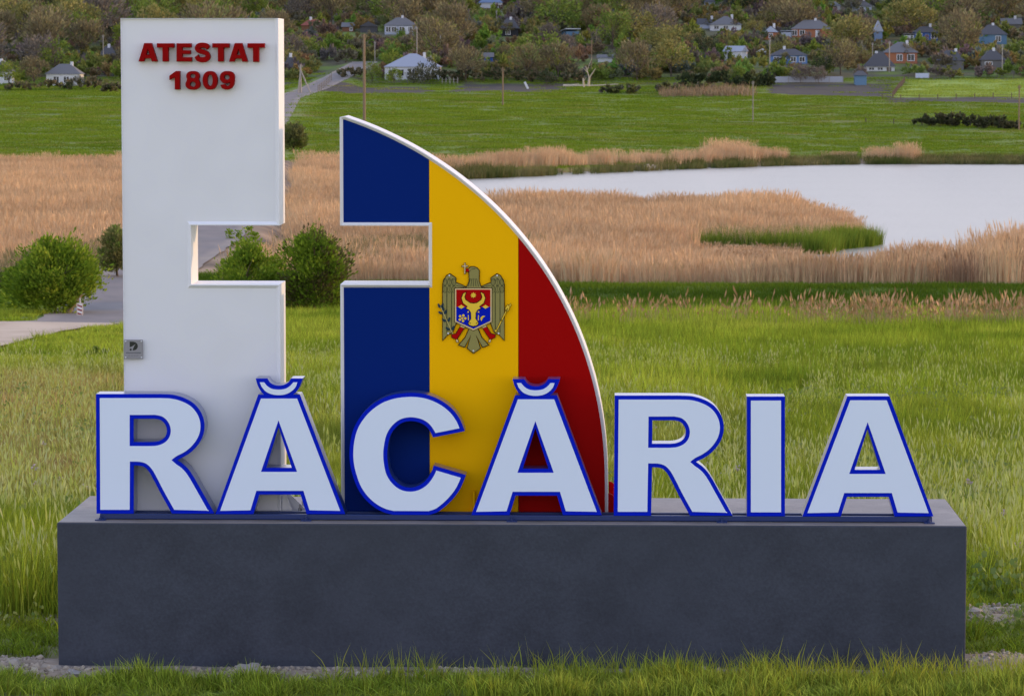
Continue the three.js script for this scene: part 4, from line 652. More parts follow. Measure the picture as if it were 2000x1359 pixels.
{                                                              // the four big shrubs by the road and two smaller ones
  const r = rng(31);
  const shrub = (px, py, d, wpx, hpx, tone, label, n, leaf, trunks = 7, lean) => { n = Math.round(n * 2.5); leaf *= 0.5; return (() => {
    const p = onGround(px, d), k = d / FPX, rx = wpx * k / 2, h = hpx * k, t = thing('shrub', label, 'shrub', [p.x, p.y, p.z], 0, 'shrubs by the road');
    part('stems', limbs(r, h, rx, h * 0.34, h * 0.5, trunks, 0.09, 3), std([0.09, 0.065, 0.045], 0.95), t);
    if (lean) part('trunk', bar(lean[0], lean[1], 0.2, 0.13, 8), std([0.26, 0.19, 0.12], 0.95), t, 'pale leaning bare trunk');
    part('crown', foliage(r, { n, rx: rx * 0.96, ry: h * 0.58, y0: h * 0.37, leaf, tone, clumps: 64, up: 0.75, long: 2.1 }), leafMat, t);
    return t; })();
  };
  shrub(104, 0, 178, 178, 138, TONE.shrub, 'large round green shrub at far left behind the striped board', 8000, 0.20, 7, [[0.5, -0.3, 0.9], [1.5, 1.1, 0.6]]);
  shrub(228, 0, 214, 72, 100, [...TONE.olive.slice(0, 2), TONE.green[0]], 'olive shrub half hidden behind the left edge of the pillar', 3000, 0.2);
  shrub(487, 0, 188, 140, 128, TONE.shrub, 'green shrub seen through the pillar notch', 6500, 0.19);
  shrub(614, 0, 186, 138, 165, [TONE.shrub[0], TONE.shrub[1], [0.12, 0.10, 0.035]], 'tall green shrub standing in the gap between pillar and sail', 7500, 0.19);
  shrub(573, 0, 505, 46, 52, [TONE.dark[2], TONE.olive[1], TONE.green[1]], 'small dark shrub by the road at the far end of the reeds', 1800, 0.4);
  shrub(10, 0, 195, 90, 56, [TONE.green[1], TONE.dark[2], TONE.green[0]], 'low green scrub at the left picture edge', 2400, 0.22);
  // green scrub on the verge beside the shrub in the notch
  const scrub = foliage(r, { n: 260, rx: 1.1, ry: 0.7, y0: 0.25, leaf: 0.13, tone: TONE.shrub, clumps: 10 });
  const place = [[476, 262], [486, 250], [455, 285], [500, 240], [30, 186], [10, 190], [50, 184]];
  const g = merge(place.map(([px, d], i) => { const p = onGround(px, d), q = scrub.clone(); q.rotateY(i); q.scale(1.2, 1, 1.2); return q.translate(p.x, p.y, p.z); }));
  const o = new THREE.Mesh(g, leafMat); o.name = 'verge_scrub'; o.castShadow = o.receiveShadow = true; scene.add(tag(o, 'low green scrub along the road verge', null, null, 'stuff'));
  // weeds in the slope at left
  const weeds = [[62, 685, 30, 'small dark green weed clump on the grassy slope at left'], [140, 662, 22, 'dark green weed clump just below the track end'], [188, 690, 44, 'widest dark green weed clump beside the pillar edge'], [92, 668, 18, 'small weed clump below the sandy track'], [194, 648, 14, 'tiny weed clump at the top of the slope']];
  for (const [px, py, w, label] of weeds) { const p = hit(px, py + w * 0.22, 60), d = depthOf(p.z), s = w * d / FPX / 2; const m = part(numbered('weed'), foliage(r, { n: 420, rx: s, ry: s * 0.6, y0: s * 0.25, leaf: s * 0.14, tone: [TONE.green[1], TONE.shrub[1], TONE.green[0]], clumps: 14, up: 0.6, long: 2 }), leafMat, scene); m.position.copy(p); tag(m, label, 'weed', 'weed clumps on the meadow'); }
}
// ---------------------------------------------------------------- striped barrier board by the junction
{
  const c = document.createElement('canvas'); c.width = 64; c.height = 128; const x = c.getContext('2d'); x.fillStyle = '#e9e2da'; x.fillRect(0, 0, 64, 128); x.fillStyle = '#8c1410';
  for (let k = -1; k < 3; k++) { x.beginPath(); const y = 6 + k * 48; x.moveTo(0, y); x.lineTo(64, y + 20); x.lineTo(64, y + 40); x.lineTo(0, y + 20); x.fill(); }
  const tx = new THREE.CanvasTexture(c); tx.colorSpace = THREE.SRGBColorSpace;
  const p = onGround(153, 174), t = thing('barrier_board', 'small red and white striped roadside board before the big shrub', 'road sign', [p.x, p.y, p.z], -0.15), k = 174 / FPX;
  part('post', box(0.06, 0.95, 0.06, 0, 0.475, -0.05), std([0.5, 0.48, 0.45], 0.6), t);
  part('frame', box(12.5 * k, 24 * k, 0.03, 0, 14.5 * k, 0), std([0.75, 0.6, 0.45], 0.5), t);
  part('board', new THREE.BoxGeometry(9.5 * k, 21 * k, 0.02).translate(0, 14.5 * k, 0.012), new THREE.MeshStandardMaterial({ map: tx, roughness: 0.5 }), t);
}
// ---------------------------------------------------------------- the village: houses
const HOUSES = [];
{
  const M = { slate: std([0.085, 0.083, 0.085], 0.85), grey: std([0.155, 0.15, 0.145], 0.85), pale: std([0.33, 0.35, 0.39], 0.8), red: std([0.26, 0.075, 0.045], 0.85), brick: std([0.40, 0.155, 0.075], 0.9), white: std([0.66, 0.66, 0.66], 0.8), blue: std([0.13, 0.24, 0.46], 0.8), deep: std([0.035, 0.10, 0.36], 0.8), teal: std([0.12, 0.22, 0.32], 0.8), lilac: std([0.42, 0.46, 0.55], 0.8), wood: std([0.16, 0.12, 0.08], 0.9), frame: std([0.72, 0.72, 0.72], 0.6), glass: std([0.02, 0.025, 0.03], 0.15), dark: std([0.03, 0.03, 0.035], 0.9), bluegrey: std([0.16, 0.22, 0.33], 0.85), rust: std([0.22, 0.10, 0.05], 0.9) };
  const hip = (w, d, h, o = 0.35, ridge = 0.35) => { const W = w / 2 + o, D = d / 2 + o, r = W * ridge, p = [[-W, 0, D], [W, 0, D], [W, 0, -D], [-W, 0, -D], [-r, h, 0], [r, h, 0]], f = [[0, 1, 5], [0, 5, 4], [1, 2, 5], [2, 3, 4], [2, 4, 5], [3, 0, 4], [0, 3, 2], [0, 2, 1]], pos = []; for (const t of f) for (const i of t) pos.push(...p[i]); const g = new THREE.BufferGeometry(); g.setAttribute('position', new THREE.Float32BufferAttribute(pos, 3)); g.computeVertexNormals(); return g; };
  const gable = (w, d, h, o = 0.3) => { const W = w / 2 + o, D = d / 2 + o, p = [[-W, 0, D], [W, 0, D], [W, 0, -D], [-W, 0, -D], [-W, h, 0], [W, h, 0]], f = [[0, 1, 5], [0, 5, 4], [2, 3, 4], [2, 4, 5], [3, 0, 4], [1, 2, 5], [0, 3, 2], [0, 2, 1]], pos = []; for (const t of f) for (const i of t) pos.push(...p[i]); const g = new THREE.BufferGeometry(); g.setAttribute('position', new THREE.Float32BufferAttribute(pos, 3)); g.computeVertexNormals(); return g; };
  // x0, x1: picture columns of the walls; base, eave, ridge: rows; kind of roof; wins: share along the front
  function house(o) {
    const px = (o.x0 + o.x1) / 2, p = o.d ? onGround(px, o.d) : hit(px, o.base, 600), d = depthOf(p.z), k = d / FPX, w = (o.x1 - o.x0) * k / (o.turn ? Math.cos(o.turn) * 1.1 : 1), wh = (o.base - o.eave) * k, rh = (o.eave - o.ridge) * k, dp = o.deep ?? Math.min(w * 0.75, 9);
    const t = thing(o.name ?? 'house', o.label, o.cat ?? 'house', [p.x, p.y, p.z - dp / 2], o.turn ?? 0, 'houses of the hillside village');
    HOUSES.push([o.x0 - 6, o.x1 + 6, o.ridge - 4, o.base + 2, d, o.short ?? o.label.split(/ (?:with|beside|behind|left|right|high|near|among|at|above|between|by|in|cut|half|touching|before) /)[0].replace(/ (?:left|right|between)$/, '')]);
    part('wall', box(w, wh + 3, dp, 0, wh / 2 - 1.5, 0), M[o.wall], t);
    const rg = o.roof === 'gable' ? gable(w, dp, rh) : o.roof === 'front' ? gable(dp, w, rh).rotateY(Math.PI / 2) : o.roof === 'shed' ? new THREE.BoxGeometry(w + 0.6, 0.18, dp + 0.6).rotateX(-0.12).translate(0, rh * 0.5, 0) : hip(w, dp, rh, 0.35, o.rr ?? 0.35);
    const roof = part('roof', rg.translate(0, wh + 0.01, 0), M[o.rc], t);
    if (o.chimney !== undefined || !o.cat) part('chimney', box(0.6, 1.5, 0.6, w * (o.chimney ?? (Math.round(o.x0) % 3 - 1) * 0.16 + 0.05), rh * 0.7 + wh + 0.4, 0), M.white, roof);
    if (o.gable) part('gable_board', new THREE.ShapeGeometry(new THREE.Shape([[-w / 2 * 0.92, 0.05], [w / 2 * 0.92, 0.05], [0, rh * 0.93]].map(([a, b]) => new THREE.Vector2(a, b)))).translate(0, wh + 0.02, dp / 2 + 0.33), M[o.gable], t);
    for (const [s, big] of (o.wins ?? []).map((q) => Array.isArray(q) ? q : [q, 1])) {
      const ww = Math.min(1.15, w * 0.2) * big, h2 = Math.min(1.35, wh * 0.55), f = part('window', [box(ww + 0.25, 0.13, 0.1, 0, h2 / 2 + 0.06, 0), box(ww + 0.25, 0.13, 0.1, 0, -h2 / 2 - 0.06, 0), box(0.13, h2, 0.1, ww / 2 + 0.06, 0, 0), box(0.13, h2, 0.1, -ww / 2 - 0.06, 0, 0), box(0.09, h2, 0.09, 0, 0, 0)], M.frame, t);
      f.position.set((s - 0.5) * w, wh * 0.55, dp / 2 + 0.05); part('pane', box(ww, h2, 0.04), M.glass, f);
    }
    if (o.door !== undefined) part('door', box(1.0, Math.min(2.1, wh * 0.85), 0.08, (o.door - 0.5) * w, Math.min(2.1, wh * 0.85) / 2, dp / 2 + 0.05), M[o.doorc ?? 'frame'], t);
    return t;
  }
  house({ x0: 1548, x1: 1626, base: 73, eave: 57, ridge: 39, wall: 'brick', rc: 'grey', wins: [0.06, 0.25], door: 0.63, label: 'long orange brick house with grey hipped roof on the upper right slope', chimney: 0.1 });
  house({ x0: 1490, x1: 1522, base: 78, eave: 64, ridge: 51, roof: 'front', wall: 'brick', rc: 'slate', gable: 'lilac', wins: [0.5], label: 'small brick house with pale blue gable left of the long brick house' });
  house({ name: 'shed', cat: 'shed', x0: 1527, x1: 1546, base: 74, eave: 63, ridge: 61, roof: 'shed', wall: 'lilac', rc: 'pale', label: 'pale blue shed between the two brick houses', deep: 3 });
  house({ x0: 1506, x1: 1577, base: 125, eave: 109, ridge: 96, wall: 'blue', rc: 'slate', wins: [0.16, 0.34, 0.62, 0.86], label: 'bright blue house with white windows and dark roof behind a pale fence', deep: 6 });
  house({ x0: 1692, x1: 1748, base: 139, eave: 130, ridge: 101, wall: 'white', rc: 'slate', wins: [0.2, 0.5], short: 'big dark roofed house', label: 'house with a big dark grey hipped roof and white porch by the green plot', rr: 0.2, door: 0.8, doorc: 'wood' });
  house({ name: 'shed', cat: 'shed', x0: 1669, x1: 1691, base: 141, eave: 122, ridge: 113, wall: 'teal', rc: 'slate', label: 'blue grey lean-to with dark roof left of the big dark roofed house', deep: 4, d: 742 });
  house({ x0: 1730, x1: 1792, base: 124, eave: 103, ridge: 82, wall: 'brick', rc: 'grey', wins: [0.45, [0.8, 1.3]], label: 'brick house with white trim and grey roof behind the dark roofed one', rr: 0.15 });
  house({ x0: 1787, x1: 1832, base: 79, eave: 64, ridge: 52, wall: 'deep', rc: 'slate', wins: [[0.2, 1.2], [0.85, 1.2]], door: 0.55, doorc: 'blue', label: 'deep blue house with white windows high on the right slope' });
  house({ name: 'shed', cat: 'shed', x0: 1767, x1: 1786, base: 79, eave: 69, ridge: 67, roof: 'shed', wall: 'white', rc: 'grey', label: 'small white shed at the left of the deep blue house', deep: 3 });
  house({ x0: 1912, x1: 1967, base: 86, eave: 68, ridge: 48, wall: 'teal', rc: 'slate', label: 'dark roofed house with blue wall near the right edge', wins: [0.7], rr: 0.2 });
  house({ name: 'barn', cat: 'barn', x0: 1420, x1: 1456, base: 120, eave: 101, ridge: 90, roof: 'gable', wall: 'white', rc: 'pale', label: 'white barn with a dark open front beside the dark green hedge', turn: -0.35, door: 0.35, doorc: 'dark', deep: 5 });
  house({ name: 'shed', cat: 'shed', x0: 1480, x1: 1500, base: 112, eave: 102, ridge: 95, roof: 'front', wall: 'white', rc: 'white', label: 'small white rounded shed left of the bright blue house', deep: 4, door: 0.6, doorc: 'dark' });
  house({ x0: 1655, x1: 1703, base: 22, eave: 12, ridge: 0, wall: 'lilac', rc: 'grey', label: 'grey roofed house at the top of the right slope', wins: [0.6] });
  house({ name: 'shed', cat: 'shed', x0: 1622, x1: 1642, base: 20, eave: 12, ridge: 4, roof: 'front', wall: 'white', rc: 'pale', label: 'white gabled shed at the top of the right slope', door: 0.5, doorc: 'dark', deep: 4 });
  house({ name: 'shed', cat: 'shed', x0: 1709, x1: 1724, base: 82, eave: 62, ridge: 41, roof: 'front', wall: 'bluegrey', rc: 'pale', label: 'narrow blue and brick shed among brown trees', deep: 4 });
  house({ x0: 1388, x1: 1448, base: 60, eave: 49, ridge: 32, wall: 'white', rc: 'grey', label: 'grey hip roofed white house above the barn', wins: [0.2, 0.5], rr: 0.1 });
  house({ x0: 1364, x1: 1402, base: 56, eave: 47, ridge: 36, wall: 'lilac', rc: 'slate', label: 'low dark roofed house touching the grey roofed one', roof: 'gable' });
  house({ x0: 979, x1: 1012, base: 72, eave: 56, ridge: 36, wall: 'dark', rc: 'slate', wins: [[0.4, 1.2]], label: 'dark blue house with one white window above the middle' });
  house({ x0: 751, x1: 812, base: 67, eave: 50, ridge: 34, wall: 'lilac', rc: 'grey', wins: [0.12, 0.3, 0.55, 0.8], door: 0.7, doorc: 'white', label: 'pale walled house with grey hipped roof and tall pole behind', rr: 0.25 });
  house({ x0: 703, x1: 736, base: 64, eave: 52, ridge: 42, wall: 'slate', rc: 'slate', label: 'dark grey barn left of the pale walled house', name: 'barn', cat: 'barn', roof: 'front' });
  house({ name: 'shed', cat: 'shed', x0: 668, x1: 690, base: 62, eave: 53, ridge: 44, wall: 'rust', rc: 'grey', label: 'small red walled shed with olive grey roof', roof: 'gable', wins: [0.8], deep: 4 });
  house({ x0: 588, x1: 632, base: 60, eave: 50, ridge: 38, wall: 'rust', rc: 'red', short: 'faded red roofed house', label: 'house with a faded red roof right of the pillar top' });
  house({ x0: 752, x1: 858, base: 137, eave: 112, ridge: 86, wall: 'white', rc: 'pale', wins: [0.3, 0.55], door: 0.12, doorc: 'dark', label: 'largest white house with pale shining roof beside the lane', rr: 0.12, d: 752 });
  house({ x0: 556, x1: 578, base: 134, eave: 116, ridge: 90, wall: 'bluegrey', rc: 'slate', short: 'grey house by the pillar', label: 'grey house half hidden by the right edge of the pillar', wins: [0.5], d: 760, rr: 0.1 });
  house({ x0: -12, x1: 26, base: 130, eave: 106, ridge: 84, wall: 'white', rc: 'grey', short: 'white house at left edge', label: 'white house cut off at the left picture edge', wins: [0.7], roof: 'front', d: 745 });
  house({ x0: 92, x1: 158, base: 138, eave: 114, ridge: 94, wall: 'white', rc: 'grey', short: 'long roofed pale house', label: 'pale house with long grey roof behind white blossom at left', wins: [0.3, 0.6], d: 740, rr: 0.3 });
  house({ x0: 199, x1: 226, base: 104, eave: 88, ridge: 70, wall: 'white', rc: 'slate', wins: [0.3, 0.65], label: 'narrow grey house with two dark windows left of the pillar', d: 790 });
  house({ x0: 936, x1: 980, base: 16, eave: 6, ridge: -8, wall: 'white', rc: 'bluegrey', short: 'blue roofed house at top', label: 'house with blue roof at the top edge near the middle' });
  house({ name: 'shed', cat: 'shed', x0: 1100, x1: 1128, base: 70, eave: 62, ridge: 56, roof: 'shed', wall: 'teal', rc: 'white', label: 'low shed with white roof and blue side in the middle of the village', turn: 0.3, deep: 4 });
  house({ name: 'shed', cat: 'shed', x0: 1168, x1: 1196, base: 122, eave: 114, ridge: 107, roof: 'gable', wall: 'white', rc: 'grey', label: 'low pale shed above the bleached log', deep: 4 });
  house({ name: 'shed', cat: 'shed', x0: 946, x1: 962, base: 124, eave: 112, ridge: 103, roof: 'gable', wall: 'deep', rc: 'grey', label: 'small blue hut behind the dark soil plot', deep: 3 });
  house({ x0: 1832, x1: 1880, base: 128, eave: 110, ridge: 90, wall: 'grey', rc: 'slate', short: 'dark house in brown trees', label: 'dark house behind brown trees right of the brick house', d: 775 });
  house({ x0: 1915, x1: 1960, base: 130, eave: 108, ridge: 88, wall: 'grey', rc: 'slate', label: 'dark grey house above the green plot at right', wins: [[0.3, 1.4]], d: 772, rr: 0.2 });
  house({ x0: 1958, x1: 1996, base: 56, eave: 48, ridge: 36, wall: 'grey', rc: 'grey', label: 'pale roofed house at the right edge above the dark roofs', roof: 'gable' });
  house({ x0: 1376, x1: 1396, base: 10, eave: 4, ridge: -4, wall: 'lilac', rc: 'slate', label: 'small dark roofed house at the top edge' });
}
// ---------------------------------------------------------------- village trees: a dozen kinds, each copy a tree of its own
{
  const r = rng(404);
  const KIND = {
    brown: ['bare brown budding tree', 4], rust: ['reddish brown budding tree', 2], olive: ['olive tinged tree just coming into leaf', 3], green: ['fresh green leafy tree', 2], lime: ['bright lime green young tree', 1], grey: ['bare grey twiggy tree', 2], dark: ['dark evergreen tree', 1],
  };
  const protos = {};
  for (const k in KIND) protos[k] = Array.from({ length: KIND[k][1] + 1 }, (_, i) => {
    const rx = 3.4 + r() * 0.9, ry = 3.2 + r() * 0.8, y0 = 3.6 + r() * 0.4, bare = k === 'brown' || k === 'grey' || k === 'rust';
    return { crown: foliage(r, { n: bare ? 1300 : 1150, rx, ry, y0, leaf: bare ? 0.24 : 0.34, tone: TONE[k], clumps: 34, long: bare ? 2.8 : 1.5, up: bare ? 0.7 : 0.3 }), trunk: limbs(r, 7, rx, y0, ry, 7, 0.17, 2), used: null, rx };
  });
  let count = 0;
  const spots = [];
  const plant = (kind, p, s, label, group, squash = 1) => {
    const pr = protos[kind][Math.floor(r() * protos[kind].length)]; let t;
    if (!pr.used) { t = new THREE.Group(); part('trunk', pr.trunk, kind === 'grey' ? std([0.15, 0.13, 0.11], 0.95) : barkMat, t); part('crown', pr.crown, leafMat, t); pr.used = t; } else t = pr.used.clone();
    t.name = numbered('tree'); t.position.copy(p); t.scale.set(s, s * squash, s); t.rotation.y = r() * 6.283; tag(t, label, 'tree', group); scene.add(t); count++; return t;
  };
  const clear = (px, top, w, d, base) => !HOUSES.some(([x0, x1, y0, y1, hd]) => d < hd - 0.5 && px + w * 0.8 > x0 && px - w * 0.8 < x1 && top < y1 - 3 && base > y0 + 3);
  const rows = [[768, 26], [794, 26], [820, 27], [846, 27], [872, 27], [900, 28], [930, 28], [962, 28], [996, 28], [1030, 26]];
  let tries = 0;
  for (const [d0, n] of rows) for (let i = 0; i < n; i++) {
    const px = -50 + (i + r() * 0.95) / n * 2100, d = d0 + (r() - 0.5) * 26, p = onGround(px, d), k = d / FPX;
    if (onPath(ROAD, p.x, d)[0] < 7) continue;
    if (d < 800 && inside(GREENPLOT, p.x, d)) continue;
    const m = fbm(px * 0.004, d * 0.006, 21, 3), q = r();
    let kind = q < 0.34 + m ? 'brown' : q < 0.46 + m ? 'rust' : q < 0.68 ? 'olive' : q < 0.84 ? 'green' : q < 0.90 ? 'lime' : q < 0.95 ? 'grey' : 'dark';
    let s = 0.95 + 0.7 * r(); if (kind === 'lime') s *= 0.65;
    if (px > 560 && px < 720 && d < 860) s *= 0.6;
    const base = (() => { const v = p.clone().project(camera); return (1 - v.y) / 2 * 1359; })(), ht = 7.2 * s / k, w = 3.6 * s / k;
    if (!clear(px, base - ht, w, d, base)) { s *= 0.45; if (!clear(px, base - 7.2 * s / k, 3.6 * s / k, d, base)) continue; }
    if (r() < 0.04) continue;
    let hs = null, hb = 1e9; for (const h of HOUSES) { const dx = px - (h[0] + h[1]) / 2, dd = (d - h[4]) * 1.2, q2 = Math.hypot(dx, dd); if (q2 < hb) { hb = q2; hs = h; } }
    const rel = Math.abs(d - hs[4]) > Math.abs(px - (hs[0] + hs[1]) / 2) * 0.8 ? (d > hs[4] ? 'uphill of' : 'downhill of') : px < (hs[0] + hs[1]) / 2 ? 'left of' : 'right of';
    plant(kind, p, s, KIND[kind][0] + ' ' + rel + ' the ' + hs[5], 'village hillside trees, kind: ' + KIND[kind][0]);
  }
  // the line of trees that stand out
  const own = [[1880 / 2, 0]];
  const named = [['dark', 1068, 742, 0.42, 'dark dense bush tree in front of the bare trees, middle of the village edge'], ['brown', 850, 790, 1.35, 'broad brown round crowned tree above the white house'], ['green', 728, 747, 0.55, 'bright green tree beside the tall wooden pole'], ['lime', 770, 742, 0.5, 'lime green bush before the white house'], ['lime', 20, 735, 0.75, 'lime green tree at the left picture edge'], ['brown', 70, 738, 0.85, 'brown tree between the two pale houses at left'], ['rust', 1030, 752, 1.0, 'wide brown tree above the soil plot'], ['brown', 1090, 756, 1.05, 'brown tree left of the bleached trunk'], ['brown', 1245, 752, 1.15, 'big brown tree right of the bleached trunk'], ['olive', 1310, 760, 1.1, 'olive brown tree above the dry bank'], ['brown', 1640, 764, 0.95, 'brown tree between the blue house and the dark roof'], ['grey', 1562, 745, 0.55, 'bare grey tree before the bright blue house'], ['grey', 1597, 745, 0.5, 'bare grey tree before the pale fence'], ['olive', 1590 + 60, 800, 1.3, 'olive tree below the long brick house'], ['green', 1440, 745, 0.55, 'dark green bush before the barn'], ['brown', 910, 748, 0.95, 'brown tree behind the slanted white board']];
  for (const [kind, px, d, s, label] of named) plant(kind, onGround(px, d), s, label, undefined);
  // the low thicket of bushes and saplings between the trees
  {
    const geos = ['brown', 'olive', 'green', 'grey'].map((k) => foliage(r, { n: 420, rx: 1.7, ry: 1.3, y0: 0.9, leaf: 0.3, tone: TONE[k], clumps: 14, long: 2, up: 0.6 }));
    field('village_thicket', 'low brown and green thicket between the village trees and houses', geos, leafMat, r, 3600, (r) => {
      const px = -50 + r() * 2100, d = 752 + 330 * r(), p = onGround(px, d); if (onPath(ROAD, p.x, d)[0] < 5 || (d < 800 && inside(GREENPLOT, p.x, d)) || PLOTS.some((q) => inside(q, p.x, d))) return null;
      const v = p.clone().project(camera), base = (1 - v.y) / 2 * 1359, k = d / FPX, s = 0.6 + 0.9 * r(); if (!clear(px, base - 2 * s / k, 1.8 * s / k, d, base) && r() > 0.1) return null;
      return [p.x, p.z, s, [1, 1, 1].map((q) => q * (0.8 + 0.4 * r())), 0.8 + 0.5 * r()];
    });
  }
  // hedges: dense low masses
  const hedge = (name, label, list, tone, leaf, n) => { const g = merge(list.map(([px, d, w, h], i) => { const p = onGround(px, d), k = d / FPX; return foliage(r, { n, rx: w * k / 2, ry: h * k * 0.55, y0: h * k * 0.4, leaf, tone, clumps: 16, up: 0.4 }).translate(p.x, p.y, p.z); })); const o = part(numbered(name), g, leafMat, scene); return tag(o, label, 'hedge'); };
  hedge('hedge', 'dark green hedge below the white barn', [[1340, 735, 50, 26], [1380, 737, 55, 30], [1420, 738, 60, 30], [1462, 738, 50, 26], [1490, 740, 36, 22]], TONE.dark, 0.45, 700);
  hedge('hedge', 'dark scrub row in the pasture at right', [[1800, 620, 60, 10], [1830, 619, 70, 20], [1862, 618, 66, 25], [1895, 616, 66, 21], [1932, 613, 60, 26], [1972, 612, 60, 12]], [[0.07, 0.085, 0.035], [0.085, 0.085, 0.04], [0.11, 0.10, 0.05]], 0.4, 620);
  hedge('hedge', 'olive and tan scrub at the edge of the plots, right of the middle', [[1190, 712, 34, 12], [1225, 712, 40, 16], [1300, 718, 36, 16], [1365, 716, 60, 14], [1320, 714, 50, 10]], [TONE.olive[1], TONE.dark[2], TONE.grey[1]], 0.45, 420);
  hedge('hedge', 'brown scrub along the foot of the village at left', [[40, 718, 60, 16], [110, 722, 80, 18], [180, 724, 70, 20], [215, 712, 40, 14]], [TONE.dark[0], TONE.brown[1], TONE.olive[1]], 0.45, 500);
  hedge('hedge', 'dark low hedge behind the soil plot and white house', [[690, 746, 50, 16], [860, 748, 60, 22], [920, 748, 70, 26], [990, 748, 70, 28], [1060, 748, 60, 26], [1120, 748, 50, 22]], [TONE.dark[0], TONE.brown[1], TONE.dark[1]], 0.45, 520);
  hedge('hedge', 'white blossoming bush row before the pale house at left', [[150, 736, 34, 20], [172, 735, 24, 14]], [[0.42, 0.40, 0.36], [0.30, 0.29, 0.22], [0.16, 0.15, 0.08]], 0.3, 500);
  hedge('hedge', 'white blossoming bush before the largest white house', [[838, 745, 44, 46], [815, 744, 50, 30]], [[0.30, 0.28, 0.22], [0.12, 0.12, 0.07], [0.16, 0.15, 0.08]], 0.3, 560);
  const tanBank = blades(r, 12, { rad: 1.3, h: 1.5, w: 0.12, bend: 0.4, tone: 0.3 });
  field('dry_reeds', 'strip of tan dry reeds at the foot of the village', [tanBank], reedMat, r, 420, (r) => { const px = 1290 + r() * 180, d = 700 + r() * 22, x = colX(px, d); if (r() < 0.35 + 1.3 * noise(px * 0.045, d * 0.12, 4) || Math.abs(px - 1380) / 95 > 0.6 + 0.4 * r()) return null; return [x, EYE.z - d, 0.8 + 0.5 * r(), mixc([0.42, 0.30, 0.17], [0.30, 0.22, 0.12], r()), 0.7 + 0.5 * r()]; });
  console.log('trees', count);
}
